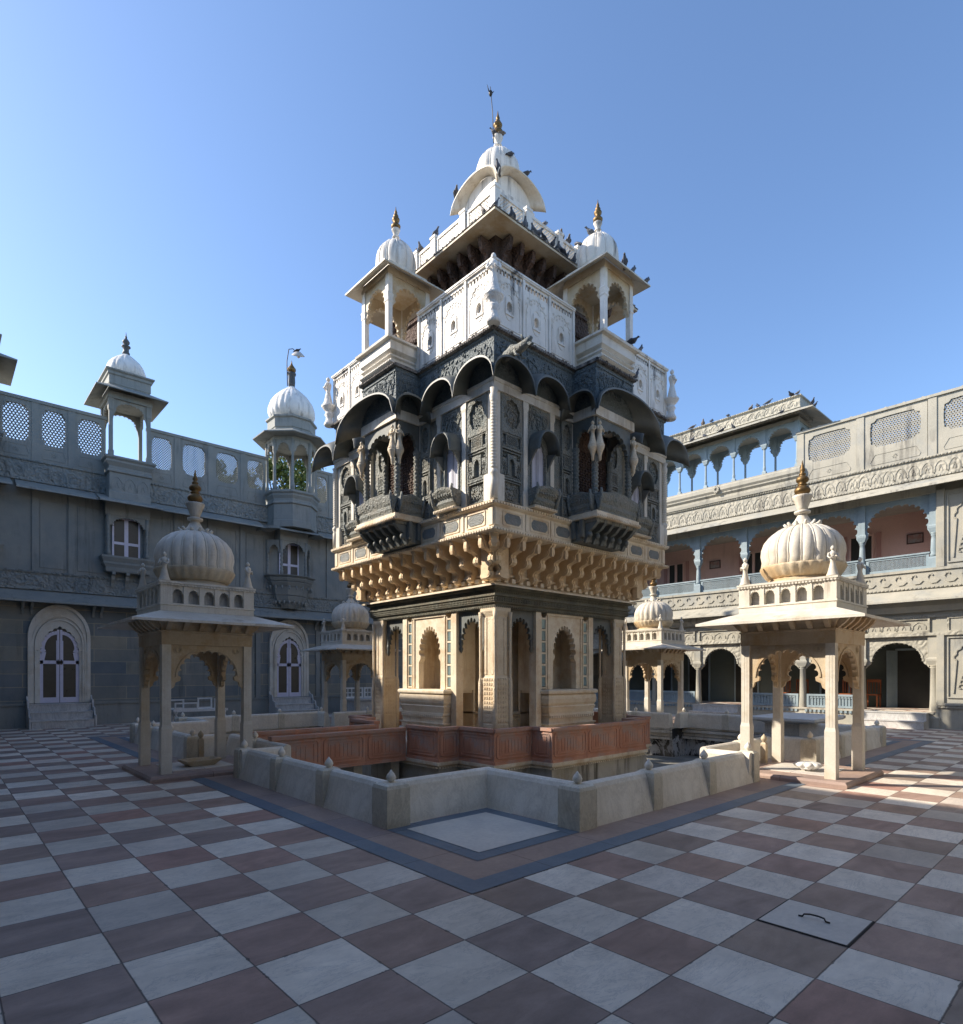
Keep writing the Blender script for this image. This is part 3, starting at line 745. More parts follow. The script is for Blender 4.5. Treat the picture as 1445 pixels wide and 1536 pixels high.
# ---- ground floor
floorz = .22
m_pil = m_goldcarve
mb = MB()
mb.loft([(.225,.225,floorz),(.225,.225,.62),(.205,.205,.66),(.215,.215,.70),(.215,.215,1.55),(.19,.19,1.60),(.175,.175,1.64),(.175,.175,2.85),(.20,.20,2.9),(.225,.225,2.96),(.225,.225,3.06)])
for s in (-1,1):
    for q in (-1,1):
        mb.box(s*.10-.03,s*.10+.03, q*.19,q*.178*0+q*.15, 1.66,2.84); mb.box(q*.19,q*.15,s*.10-.03,s*.10+.03,1.66,2.84)
        mb.lathe([(.05,floorz+.02),(.055,.7),(.05,1.5),(.03,1.6),(.035,2.8),(.05,2.95)], s*.215, q*.215, 10)
for i in range(14):
    z = .30+i*.095; mb.ring_dentils(.215, z, z+.05, .014, .075, .6)
cpm = mb.mesh('corner_pillar', m_pil)
for sx in (-1,1):
    for sy in (-1,1): ob('corner_pillar', cpm, m_pil, T, (sx*2.05, sy*2.05, 0))
# slim outer posts flanking the corner pillars
def gfl(u): return MB().loft([(.075,.09,floorz),(.075,.09,.9),(.06,.075,.93),(.06,.075,2.9),(.085,.1,3.02)], u, -2.17)
for k in range(4):
    for s in (-1,1):
        p = ob('mirror_post', MB().loft([(.085,.10,floorz),(.085,.10,3.02)], s*.925, -2.14), m_gold, T, rz=-k*pi/2)
        g = MB()
        for i in range(6): g.box(s*.735-.06, s*.735+.06, -2.20, -2.10, 1.40+i*.255, 1.60+i*.255)
        ob('mirror_strip', g, m_mirror, p)
        g = MB()
        for i in range(7): g.box(s*.735-.09, s*.735+.09, -2.215, -2.10, 1.345+i*.255, 1.385+i*.255)
        for q in (-1,1): g.box(s*.735+q*.078-.014, s*.735+q*.078+.014, -2.218, -2.10, 1.33, 2.95)
        ob('mirror_frame', g, m_gold, p)
# cusped niche front above the throne balcony and side openings
a = MB(); a.arch(-.64, .64, 2.10, 3.04, .41, .68, -2.20, -2.06, 13, .15, pw=1.0)
for s in (-1,1):
    a.box(s*.41, s*.64, -2.20, -2.06, 1.33, 1.95); a.slaby([(s*.64,1.95),(s*.41,1.95),(s*.345,2.03),(s*.345,2.10),(s*.64,2.10)][::s], -2.20, -2.06)
    a.box(s*.56, s*.60, -2.225, -2.2, 1.34, 2.98)
a.box(-.64,.64,-2.235,-2.2,2.97,3.03)
fp('niche_screen', a, m_gold)
# rear wall of the niche, with a pilaster (the inner cell)
c = MB(); c.box(-.74,.74,-1.50,-1.44,floorz,3.04)
c.loft([(.07,.05,1.34),(.07,.05,1.9),(.05,.04,1.95),(.05,.04,3.)], .12, -1.54)
for s in (-1,1): c.box(s*.70,s*.74,-2.06,-1.50,1.30,3.04)
c.box(-.70,.70,-2.08,-1.50,1.24,1.32)
fp('cell_wall', c, m_gold)
for k in range(4):
    for s in (-1,1):
        o_ = MB(); u0, u1 = sorted((s*1.01, s*1.83))
        o_.arch(u0, u1, 2.42, 3.03, .33, .46, -2.16, -2.09, 9, .2)
        for q in (u0+.035, u1-.035): o_.lathe([(.0,2.12),(.03,2.16),(.05,2.22),(.03,2.27),(.05,2.33),(.035,2.43)], q, -2.125, 10)
        ob('cusped_arch', o_, m_slate, T, rz=-k*pi/2)
c = MB().sq([(1.44,floorz),(1.44,.72),(1.50,.76),(1.50,.80),(1.30,.81),(1.30,2.9),(1.36,2.95),(1.36,3.03)])
for k in range(4):
    b = MB()
    for s_ in (-1,1):
        for u in (.86,1.26): b.box(s_*u-.05,s_*u+.05,-1.345,-1.3,.8,2.92)
        b.arch(s_*1.06-.15,s_*1.06+.15,2.2,2.7,.12,.3,-1.33,-1.3,7,.15)
    b.dentils(-1.44,1.44,.62,.66,-1.465,-1.44,.09); c.join(b, rz=k*pi/2)
ob('cella', c, m_gold, T)
# throne balcony
t = MB(); t.loft([(.80,.22,.46),(.80,.22,.52),(.84,.25,.56),(.84,.25,.58)], 0, -2.2)
t.loft([(.76,.20,.58),(.76,.20,.74),(.79,.22,.76)], 0, -2.2)
t.dentils(-.78,.78,.70,.755,-2.45,-2.39,.075); t.box(-.79,.79,-2.43,-2.0,.755,.80)
t.loft([(.77,.20,.80),(.82,.235,.92),(.83,.245,.95),(.80,.225,.97)], 0, -2.2)
t.loft([(.80,.22,.97),(.835,.25,1.03),(.845,.26,1.12),(.83,.25,1.20),(.80,.22,1.23)], 0, -2.2)
t.loft([(.86,.275,1.235),(.87,.285,1.26),(.87,.285,1.30),(.84,.25,1.325)], 0, -2.2)
t.loft([(.02,.03,.30),(.03,.04,.46)], -.7, -2.3).loft([(.78,.18,floorz),(.78,.18,.46)], 0, -2.17)
fp('throne_balcony', t, m_gold)
# ---- entablature and ledge
mb = MB().sq([(2.26,3.02),(2.28,3.07),(2.28,3.10),(2.33,3.13),(2.33,3.24),(2.36,3.26),(2.36,3.30),(2.33,3.31),(2.33,3.38),(2.40,3.41),(2.40,3.46)])
for z, sp in ((3.035,.06),(3.155,.05),(3.20,.05),(3.335,.055)): mb.ring_dentils(2.33 if z > 3.1 else 2.27, z, z+.03, .018, sp, .6)
ob('entablature', mb, stone('dark olive carved stone', (.10,.10,.075), (.19,.18,.13), 2.5, .7, .3, carve=.35, carve_sc=22, patch=.4, patch_c=(.16,.11,.06)), T)
mb = MB()._eave(2.2,2.2,3.56,2.49,2.49,3.475,.035,0,0); mb.sq([(2.35,3.5),(2.35,3.53)])
ob('ledge', mb, m_gold, T)
# ---- bracket zone
mb = MB().sq([(2.28,3.45),(2.28,3.62),(2.30,3.66),(2.30,4.36)]); ob('bracket_wall', mb, m_goldcarve, T)
bp = [(-2.26,3.56),(-2.47,3.56),(-2.52,3.60),(-2.52,3.68),(-2.46,3.71),(-2.49,3.78),(-2.57,3.83),(-2.66,3.84),(-2.71,3.89),(-2.70,3.96),(-2.65,3.99),(-2.68,4.05),(-2.78,4.08),(-2.87,4.11),(-2.93,4.18),(-2.98,4.27),(-3.0,4.35),(-2.26,4.35)]
bk = MB().slabx(bp[::-1], -.055, .055)
bk.slabx([(y-.012, z) for y, z in bp[::-1]], -.02, .02)
bk.lathe([(.0,0),(.03,.02),(.035,.06),(.02,.1),(.0,.11)], 0, -2.94, 8).shift(0,0,0)
for i in range(8): 
    t_ = 2*pi*i/8
bk.slabx([(-2.60+.085*cos(2*pi*i/10), 3.97-.0+.06*sin(2*pi*i/10)) for i in range(10)], -.066, .066)
bk.slabx([(-2.80+.07*cos(2*pi*i/10), 4.17+.055*sin(2*pi*i/10)) for i in range(10)], -.064, .064)
BK = MB(); BK.v = bk.v; BK.f = bk.f; BK.sm = bk.sm
bp = [(-2.26,3.56),(-2.40,3.56),(-2.47,3.575),(-2.51,3.62),(-2.50,3.68),(-2.46,3.715),(-2.47,3.77),(-2.53,3.815),(-2.60,3.82),(-2.665,3.835),(-2.705,3.88),(-2.705,3.94),(-2.68,3.985),(-2.69,4.03),(-2.76,4.065),(-2.83,4.08),(-2.89,4.115),(-2.915,4.17),(-2.91,4.22),(-2.955,4.26),(-2.99,4.30),(-3.0,4.34),(-2.26,4.34)]
bkm = MB().slabx(bp[::-1], -.07, .07).slabx([(y-.014,z) for y, z in bp[::-1]], -.025, .025)
for cy_, cz_, r1, r2, w in ((-2.60,3.93,.075,.06,.08),(-2.82,4.17,.06,.05,.08),(-2.45,3.65,.045,.04,.078)):
    bkm.slabx([(cy_+r1*cos(2*pi*i/12), cz_+r2*sin(2*pi*i/12)) for i in range(12)], -w, w)
bkm.loft([(.03,.03,4.08),(.045,.045,4.14),(.045,.045,4.2),(.03,.03,4.33)], 0, -2.93)
bmesh_ = bkm.mesh('bracket', m_brk)
for k in range(4):
    for i in range(13):
        u = -2.58+i*.43; v = -k*pi/2
        ob('bracket', bmesh_, m_gold, T, (u*cos(v), u*sin(v), 0), v)
    ob('corner_bracket', bmesh_, m_gold, T, (-.62*cos(pi/4+v)*0+cos(v+pi/4)*0, 0, 0), v-pi/4, None)
for o in [o for o in bpy.data.objects if o.name.startswith('corner_bracket')]: o.scale = (1.3, 1.38, 1)
mb = MB()
for k in range(4):
    b = MB(); b.dentils(-2.4, 2.4, 3.53, 3.62, -2.40, -2.28, .215, .5); b.box(-2.40,2.40,-2.35,-2.28,3.66,3.70); mb.join(b, rz=k*pi/2)
ob('bracket_moulding', mb, m_gold, T)
# ---- base band with dark inlays
mb = MB().sq([(2.97,4.33),(3.04,4.35),(3.05,4.41),(2.98,4.43),(2.98,4.80),(3.04,4.83),(3.06,4.90),(2.98,4.92)])
mb.ring_dentils(3.045, 4.36, 4.395, .022, .075, .62); mb.ring_dentils(3.05, 4.845, 4.885, .022, .075, .62)
mb2 = MB()
for k in range(4):
    b = MB()
    for s in (-1,1):
        for u, hw in ((2.48,.26),(1.72,.27),(1.0,.25)):
            b.path([(s*u-hw,4.49),(s*u+hw,4.49),(s*u+hw,4.75),(s*u-hw,4.75),(s*u-hw,4.49)], .022, -2.995, -2.97)
        b.box(s*2.10-.03,s*2.10+.03,-3.0,-2.97,4.45,4.79); b.box(s*2.9-.06,s*2.9+.06,-3.0,-2.97,4.46,4.78); b.box(s*1.36-.03,s*1.36+.03,-3.0,-2.97,4.45,4.79)
    mb.join(b, rz=k*pi/2)
ob('base_band', mb, m_gold, T)
for k in range(4):
    for s in (-1,1):
        for u, hw in ((2.48,.22),(1.72,.23),(1.0,.21)):
            b = MB(); c_ = .06
            b.slaby([(s*u-hw,4.52+c_),(s*u-hw+c_,4.52),(s*u+hw-c_,4.52),(s*u+hw,4.52+c_),(s*u+hw,4.72-c_),(s*u+hw-c_,4.72),(s*u-hw+c_,4.72),(s*u-hw,4.72-c_)], -2.99, -2.9)
            ob('dark_inlay', b, m_slateplainer, T, rz=-k*pi/2)
# ---- upper storey core
mb = MB().sq([(2.90,4.9),(2.90,7.3)]); ob('upper_wall', mb, m_slatecarve, T)
def relief_field(b, u0, u1, z0, z1, y, n, seed):
    rn = random.Random(seed); nn = max(2, int((u1-u0)/.17)); d = (u1-u0)/nn
    for i in range(nn):
        uc = u0+(i+.5)*d
        for sg in (1,-1):
            b.path([(uc,z0),(uc+sg*.03,z0+(z1-z0)*.35),(uc+sg*d*.42,z0+(z1-z0)*.55),(uc+sg*d*.3,z0+(z1-z0)*.8),(uc+sg*.02,z0+(z1-z0)*.72)], .016, y-.022, y+.01)
    for i in range(n):
        u = rn.uniform(u0,u1); z = rn.uniform(z0,z1); t = rn.uniform(0,pi); L = rn.uniform(.03,.06); b.bar((u,z),(u+L*cos(t),z+L*sin(t)),.018,y-.018,y+.01)
# carved panel
def carved_panel(u0, u1, lit=True):
    mb = MB(); w = u1-u0; uc = (u0+u1)/2; f = .035
    mb.box(u0,u1,-2.955,-2.90,4.93,6.98) if 0 else None
    mb.hole(u0, u1, 6.28, 7.0, lambda t: (w*.40*cos(t)*(1-.10*abs(cos(5*t))), .29*sin(t)*(1-.10*abs(cos(5*t)))), -2.965, -2.90, 60)
    for z0, z1 in ((5.98,6.28),(5.40,5.95),(4.93,5.38)):
        mb.path([(u0+f,z0+f),(u1-f,z0+f),(u1-f,z1-f),(u0+f,z1-f),(u0+f,z0+f)], .02, -2.955, -2.90)
    for z in (6.28,5.97,5.39): mb.box(u0,u1,-2.968,-2.90,z-.018,z+.018)
    for s in (u0+.012,u1-.012): mb.box(s-.014,s+.014,-2.963,-2.9,4.93,6.3)
    mb.lattice(uc-w*.24, uc+w*.24, 6.04, 6.22, .045, .014, -2.952, -2.93)
    mb.path([(uc-w*.25,6.03),(uc+w*.25,6.03),(uc+w*.25,6.23),(uc-w*.25,6.23),(uc-w*.25,6.03)], .018, -2.96, -2.9)
    mb.arch(uc-.12, uc+.12, 5.66, 5.86, .075, .13, -2.97, -2.9, 5, .12)
    for s in (-1,1): mb.box(uc+s*.12, uc+s*.075, -2.97, -2.9, 5.48, 5.66)
    for s in (-1,1): mb.arch(uc+s*w*.34-.06, uc+s*w*.34+.06, 5.62, 5.78, .04, .1, -2.955, -2.9, 3, .1)
    # flower relief
    rnd = random.Random(int(u0*100)+5)
    for zc in (6.62, 5.16):
        for i in range(26):
            t = rnd.uniform(0,2*pi); r = rnd.uniform(.03,.9); a, b = uc+w*.34*r*cos(t), zc+(.24 if zc > 6 else .16)*r*sin(t)
            mb.lathe([(.0,0),(.03,.0),(.022,.012),(.0,.016)], n=6).v
            st = len(mb.v)-24
            for j in range(st, len(mb.v)):
                x, y, z = mb.v[j]; mb.v[j] = (a+x, -2.905-z*1.6, b+y)
            t2 = rnd.uniform(0,pi); mb.bar((a,b),(a+.07*cos(t2),b+.07*sin(t2)), .014, -2.918, -2.89)
    relief_field(mb, uc-w*.36, uc+w*.36, 6.38, 6.88, -2.90, 70, int(abs(u0)*100))
    relief_field(mb, u0+.06, u1-.06, 4.97, 5.34, -2.90, 60, 5)
    for s in (-1,1): relief_field(mb, uc+s*w*.34-.09, uc+s*w*.34+.09, 6.02, 6.24, -2.90, 22, 6); relief_field(mb, uc+s*w*.33-.05, uc+s*w*.33+.05, 5.45, 5.9, -2.93, 20, 7)
    return mb
m_panel = m_slatecarve
for s in (1,-1):
    for (a, b) in ((2.20,2.77),(.68,1.0)):
        u0, u1 = sorted((s*a, s*b)); fp('carved_panel', carved_panel(u0,u1), stone_panel if 0 else m_slatecarve)
# white posts and beam
mb = MB()
for k in range(4):
    b = MB()
    for s in (-1,1):
        for u in (2.12,1.33): b.loft([(.075,.05,4.92),(.075,.05,5.2),(.055,.04,5.24),(.055,.04,6.8),(.075,.05,6.86),(.075,.05,7.0)], s*u, -2.94)
        b.box(s*.62,s*.68,-2.96,-2.85,4.92,7.)
    mb.join(b, rz=k*pi/2)
mb.sq([(3.0,6.98),(3.0,7.12),(3.02,7.13),(3.02,7.19)])
ob('window_posts', mb, m_marble, T)
mb = MB(); mb.loft([(.14,.14,4.92),(.14,.14,5.42),(.085,.085,5.45),(.085,.085,6.98)]); 
cc = mb
for q in ((-.105,-.105),):
    pr = [(.075,4.93),(.075,5.3),(.06,5.34),(.085,5.40),(.085,5.44),(.05,5.48)]
    for i in range(22): z = 5.50+i*.058; pr += [(.052,z),(.072,z+.02),(.072,z+.032)]
    pr += [(.08,6.80),(.085,6.86),(.06,6.9),(.09,6.98)]
    cc.lathe(pr, q[0], q[1], 14)
cm = cc.mesh('corner_colonnette', m_marble)
for k in range(4): ob('corner_colonnette', cm, m_marble, T, ((-2.865)*cos(k*pi/2)+2.865*sin(k*pi/2)*1, -2.865*sin(k*pi/2)-2.865*cos(k*pi/2), 0), k*pi/2)
# ---- arched windows with hood and balcony
for k in range(4):
    for s in (-1,1):
        u = s*1.725; w = MB()
        w.arch(u-.325,u+.325,6.02,6.98,.19,.34,-2.955,-2.88,7,.14); 
        for q in (-1,1): w.box(u+q*.325,u+q*.19,-2.955,-2.88,5.0,6.02); w.box(u+q*.205,u+q*.235,-2.975,-2.95,5.3,6.05)
        relief_field(w, u-.28, u+.28, 6.52, 6.94, -2.955, 50, 8)
        wo = ob('window', w, m_slatecarve, T, rz=-k*pi/2)
        p = MB(); p.box(u-.2,u-.012,-2.915,-2.89,5.25,6.33); p.box(u+.012,u+.2,-2.915,-2.89,5.25,6.33)
        for q in (-1,1):
            c_ = u+q*.106; p.path([(c_-.06,5.35),(c_+.06,5.35),(c_+.06,6.15),(c_-.06,6.15),(c_-.06,5.35)], .014, -2.925, -2.91)
        ob('shutter', p, m_lav, wo)
        h = MB(); h.vault(lambda d: u-.30-.0*d, lambda d: u+.30, 6.05, .40, 2.93, 3.28, .05, .03, 18, 4)
        for q in (-1,1): h.slabx([(-2.92,6.12),(-3.18,6.06),(-3.1,5.98),(-2.96,5.78),(-2.92,5.7)], u+q*.27-.02, u+q*.27+.02)
        ob('hood', h, m_slate, wo)
        bl = MB()
        def bask(u0,u1,dm,z0,z1,dw,mb):
            # bowed balcony front, wavy top
            n = 12; st = len(mb.v); vs=[]; prof = [(dw*0+.10,z0),(dm*.55,z0+.03),(dm*.72,z0+.10),(dm*.68,z0+.17),(dm*.86,z0+.24),(dm,z1-.05),(dm*1.02,z1),(dm*.9,z1+.012),(.0,z1-.02)]
            for i in range(n+1):
                q = i/n; u_ = u0+(u1-u0)*q; wv = .035*cos((q-.5)*2*pi*1.0)
                bow = 1+.10*sin(pi*q)
                for (d, z) in prof: vs.append((u_, -dw-d*bow, z+(wv if z > z0+.2 else 0)))
            m_ = len(prof); fs = []
            for i in range(n):
                for j in range(m_-1): a = i*m_+j; fs.append((a, a+m_, a+m_+1, a+1))
            fs.append(tuple(range(m_))); fs.append(tuple(n*m_+j for j in range(m_-1,-1,-1)))
            mb.add(vs, fs)
            for q in (u0+.015,u1-.015): mb.tube([(q,-dw-dm*.5,z0),(q,-dw-dm*.8,z0+.12),(q,-dw-dm*1.04,z1-.04),(q,-dw-dm*.98,z1+.05)], [.03,.035,.035,.02], 6)
            for i in range(9):
                c_ = u0+(u1-u0)*(i+.5)/9; mb.ball((c_, -dw-dm*.93, z1-.12), .028, 6, 4, 1, .5, 1.2)
            return mb
        bask(u-.34,u+.34,.30,4.97,5.33,2.93,bl); ob('balcony', bl, m_slatecarve, wo)
        bb = MB(); bb.box(u-.33,u+.33,-3.17,-2.95,4.915,4.965); bb.dentils(u-.32,u+.32,4.93,4.96,-3.19,-3.16,.05); ob('balcony_sill', bb, m_gold, wo)
# ---- projecting bay
by = MB()
by.box(-.72,.72,-3.30,-2.96,4.44,4.86); by.box(-.72,.72,-3.62,-3.28,4.80,4.86)
bay = fp('bay', by, m_slatecarve)
for bo in bay:
    mb = MB()
    mb.box(-.78,.78,-3.70,-2.9,4.865,4.93); mb.box(-.76,.76,-3.67,-2.9,4.93,5.0); mb.dentils(-.77,.77,4.875,4.91,-3.725,-3.69,.06)
    for q in (-1,1): mb.box(q*.78,q*.80,-3.65,-3.06,4.875,4.91)
    ob('bay_sill', mb, m_gold, bo)
    mb = MB()
    for i in range(6):
        u = -.65+i*.26; mb.slabx([(-3.28,4.40),(-3.33,4.40),(-3.38,4.5),(-3.40,4.62),(-3.52,4.68),(-3.62,4.78),(-3.64,4.86),(-3.28,4.86)][::-1], u-.045, u+.045)
        mb.ball((u,-3.40,4.56),.07,8,5,.8,1,1)
    for q in (-1,1):
        for i in range(2): y = -3.08-i*.22; mb.box(q*.72,q*.80,y-.04,y+.04,4.5,4.86)
    ob('bay_bracket', mb, m_slate, bo)
    mb = MB(); bask(-.70,.70,.17,5.0,5.40,3.56,mb)
    for q in (-1,1):
        b = MB(); bask(-.30,.30,.16,5.0,5.38,0.,b); mb.join(b, q*.66, -3.26, 0, q*pi/2)
    ob('bay_balcony', mb, m_slatecarve, bo)
    pr = [(.085,5.0),(.085,5.12),(.06,5.16)]
    for i in range(14): z = 5.18+i*.085; pr += [(.062,z),(.082,z+.03),(.06,z+.06)]
    pr += [(.09,6.40),(.075,6.45)]
    for q in (-1,1):
        ob('bay_column', MB().lathe(pr, q*.60, -3.50, 14, 8, .1), m_slatecarve, bo)
        ob('bay_column', MB().lathe(pr, q*.60, -3.0, 14, 8, .1), m_slatecarve, bo)
        for r_, dx, dy in ((0,0,-.09),(q*pi/2,q*.09,0)):
            st = MB(); st.lathe([(.0,6.02),(.03,6.05),(.035,6.14),(.06,6.22),(.095,6.30),(.10,6.335),(.0,6.34)], n=14)
            f_ = MB().join(figure(.50)); st.join(f_, 0, 0, 6.34)
            s2 = MB().join(st, 0, -.0, 0, r_); ob('bay_statue', s2.shift(q*.61+dx*1.15, -3.53+dy*1.15, 0), m_goldcarve, bo)
    mb = MB(); mb.box(-.69,.69,-3.60,-2.9,6.98,7.18)
    ob('bay_beam', mb, m_marble, bo)
    mb = MB(); mb.arch(-.60,.60,6.42,6.98,.50,.40,-3.55,-3.46,9,.1)
    for q in (-1,1):
        b = MB().arch(-.27,.27,6.42,6.98,.2,.36,-.04,.04,7,.12); mb.join(b, q*.61, -3.24, 0, pi/2)
    ob('bay_arch', mb, m_slate, bo)
    mb = MB(); mb.box(-.56,.56,-2.935,-2.89,5.0,6.95); mb.lattice(-.5,.5,5.1,6.5,.11,.03,-2.96,-2.93); mb.box(-.03,.03,-2.97,-2.93,5,6.6)
    ob('bay_door', mb, m_brown, bo)
    mb = MB(); mb.box(-.66,.66,-3.58,-2.9,7.2,8.06); mb.box(-.67,.67,-3.6,-2.9,7.97,8.0)
    rb = MB(); relief_field(rb, -.62, .62, 7.5, 7.95, -3.58, 90, 11); mb.join(rb)
    for q in (-1,1): rb = MB(); relief_field(rb, -.28, .28, 7.4, 7.95, 0., 40, 12+q); mb.join(rb, q*.66, -3.26, 0, q*pi/2)
    ob('bay_frieze', mb, m_frieze, bo)
# ---- curved eaves
m_eave = stone('dark slate eave', (.11,.125,.12), (.18,.18,.16), 1.5, .5, .2, streak=.4, streak_c=(.16,.16,.15))
for k in range(4):
    for s in (-1,1):
        e = MB()
        f1 = lambda d: 2.25+(d-2.95)*.1; f2 = lambda d: d
        g1 = lambda d: 1.30+(d-2.95)*.0; 
        e.vault(*( (f1,f2) if s > 0 else (lambda d: -d, lambda d: -(2.25+(d-2.95)*.1)) ), 6.93, .50, 2.95, 3.42, .20)
        ob('curved_eave', e, m_eave, T, rz=-k*pi/2)
        e = MB(); h1 = lambda d: 1.10+(d-2.95)*.0+.0
        e.vault(*( (lambda d: 1.12+(d-2.95)*.35, f1) if s > 0 else (lambda d: -(2.25+(d-2.95)*.1), lambda d: -(1.12+(d-2.95)*.35)) ), 6.95, .47, 2.95, 3.42, .20)
        ob('curved_eave', e, m_eave, T, rz=-k*pi/2)
        # side vault of the bay
        e = MB(); e.vault(lambda d: 3.0 if 0 else -3.42-(d-.6)*1.1, lambda d: -2.9, 6.93, .45, .60, 1.14, .2)
        e2 = MB()
        # built facing -y then turned to face +-u
        e = MB(); e.vault(lambda d: -(3.42+(d-.62)*1.0), lambda d: -3.0, 6.90, .46, .62, 1.12, .2, n=16)
        if s > 0: b = MB().join(e, rz=pi/2)
        else:
            e = MB(); e.vault(lambda d: 3.0, lambda d: (3.42+(d-.62)*1.0), 6.90, .46, .62, 1.12, .2, n=16); b = MB().join(e, rz=-pi/2)
        ob('curved_eave', b, m_eave, T, rz=-k*pi/2)
    e = MB(); e.vault(lambda d: -(.62+(d-3.5)*1.05), lambda d: .62+(d-3.5)*1.05, 6.86, .62, 3.5, 4.0, .18)
    o = ob('curved_eave', e, m_eave, T, rz=-k*pi/2)
    r = MB()
    for i in range(40):
        q = -1+2*(i+.5)/40; f = max(0,1-abs(q)**2.3)**.5; r.box(q*.66-.009, q*.66+.009, -3.605,-3.57, 7.03+.6*f-.0, 7.06+.6*f)
    ob('eave_beading', r, m_frieze, o)
# ---- carved blue green frieze with relief, crusted moulding
mb = MB().sq([(2.97,7.2),(2.97,8.0),(3.0,8.02),(3.0,8.06)])
rnd = random.Random(3)
for k in range(4):
    b = MB()
    for i in range(230):
        u = rnd.uniform(-2.9,2.9); z = rnd.uniform(7.42,7.93)
        if abs(u) < .7: continue
        t = rnd.uniform(0,pi); L = rnd.uniform(.04,.09); b.bar((u,z),(u+L*cos(t),z+L*sin(t)),.022,-2.99,-2.96)
    n = 24
    for i in range(n):
        u0 = -2.95+i*5.9/n; 
        if abs(u0+.12) < .8: continue
        pts = [(u0+.12+.085*cos(pi*j/6), 7.62+.2*sin(pi*j/6)) for j in range(7)]; b.path(pts, .018, -2.988, -2.96)
    mb.join(b, rz=k*pi/2)
ob('upper_frieze', mb, m_frieze, T)
mb = MB().sq([(2.98,8.06),(3.07,8.08),(3.07,8.12),(2.9,8.14)]); mb.ring_dentils(3.04, 8.065, 8.1, .04, .06)
for k in range(4):
    b = MB(); b.box(-.70,.70,-3.64,-3.0,8.065,8.13); b.dentils(-.7,.7,8.07,8.10,-3.67,-3.63,.06); mb.join(b, rz=k*pi/2)
for i in range(420):
    k = rnd.randrange(4); u = rnd.uniform(-3,3)
    d = 3.05 if abs(u) > .72 else 3.63
    b = MB(); r = rnd.uniform(.012,.03); b.ball((u,-d-rnd.uniform(-.02,.02),8.12+rnd.uniform(-.02,.015)), r, 5, 3, 1.5, 1, .8); mb.join(b, rz=k*pi/2)
ob('crusted_moulding', mb, m_debris, T)
mb = MB().sq([(2.92,8.10),(2.92,8.18)]); ob('terrace', mb, m_roof, T)
# ---- white pierced parapet
def wpanel(u0, u1):
    mb = MB(); uc = (u0+u1)/2; w = u1-u0; y0, y1 = -3.0, -2.90
    z0, z1 = 8.14, 9.16
    def rad(t):
        r = .068; return (r*cos(t), (.10 if sin(t) > 0 else .085)*sin(t))
    mb.hole(u0, u1, z0, z1, rad, y0, y1, 32, uc, 8.62)
    mb.lattice(uc-.07, uc+.07, 8.53, 8.72, .035, .010, -2.96, -2.94)
    mb.arch(uc-.095, uc+.095, 8.62, 8.78, .075, .105, -3.018, -2.99, 5, .1, tip=.0)
    for s in (-1,1): mb.box(uc+s*.095,uc+s*.075,-3.018,-2.99,8.50,8.62)
    mb.box(uc-.11,uc+.11,-3.02,-2.99,8.47,8.50)
    # cusped arch outline relief
    pts = []
    for i in range(37):
        t = pi*i/36; g = (9*i/36) % 1; q = 1-.1+.1*math.sqrt(max(0,1-(2*g-1)**2))
        pts.append((uc+w*.40*cos(t)*q, 8.72+.36*sin(t)*q))
    mb.path(pts, .014, -3.012, -2.99)
    for s in (-1,1):
        mb.bar((uc+s*w*.40, 8.26),(uc+s*w*.40, 8.72), .012, -3.012, -2.99)
        mb.path([(uc+s*.13*cos(t), 8.62+.24*sin(t)) for t in [i*pi/16-pi/2+0*s for i in range(17)]], .009, -3.010, -2.99)
        for (a, b) in ((.26,9.02),(.33,8.9),(.05,9.0),(.15,8.94)):
            mb.path([(uc+s*(a*w/.8)+.022*cos(j*pi/3), b+.022*sin(j*pi/3)) for j in range(7)], .010, -3.008, -2.99)
    mb.path([(u0+.06,8.22),(u1-.06,8.22)], .012, -3.012, -2.99)
    # row of slots
    n = max(4, int(w/.085)); d = w/n
    for i in range(n+1): mb.box(u0+i*d-.018 if i else u0, u0+i*d+.018 if i < n else u1, y0, y1, 9.16, 9.27)
    for i in range(n):
        c_ = u0+(i+.5)*d; mb.arch(c_-d/2, c_+d/2, 9.225, 9.275, d*.30, .035, y0, y1, 0, n=8)
    mb.box(u0,u1,y0,y1,9.275,9.32)
    return mb
for s in (1,-1):
    for i in range(3):
        a = .70+i*.76; u0, u1 = sorted((s*a+s*.02, s*(a+.74))); fp('parapet_panel', wpanel(u0,u1), m_white)
for k in range(4):
    for s in (-1,1):
        b = MB()
        for u in (.69,1.45,2.21): b.box(s*u-.028,s*u+.028,-3.028,-2.88,8.135,9.32)
        e1, e2 = (3.04,3.055) if s > 0 else (2.859,2.849)
        b.box(s*.66,s*e1,-3.04,-2.86,9.32,9.345); b.box(s*.66,s*e2,-3.055,-2.85,9.345,9.38)
        if s > 0: b.box(2.955,3.02,-3.02,-2.955,8.135,9.318)
        ob('parapet_rail', b, m_white, T, rz=k*pi/2)
# corner statues on bowls
st = MB().lathe([(.12,-.05),(.14,.0),(.12,.05),(.09,.10),(.085,.18),(.12,.24),(.10,.28),(.085,.31),(.13,.36),(.19,.43),(.205,.47),(.0,.475)], n=24, lobes=12, amp=.05)
st.join(figure(.74), 0,-.03,.47)
sm = st.mesh('corner_statue', m_whitecarve)
for k in range(4):
    v = k*pi/2; a = (-3.09, -3.09)
    ob('corner_statue', sm, m_whitecarve, T, (a[0]*cos(v)-a[1]*sin(v), a[0]*sin(v)+a[1]*cos(v), 8.14), v-pi/4+pi*0)
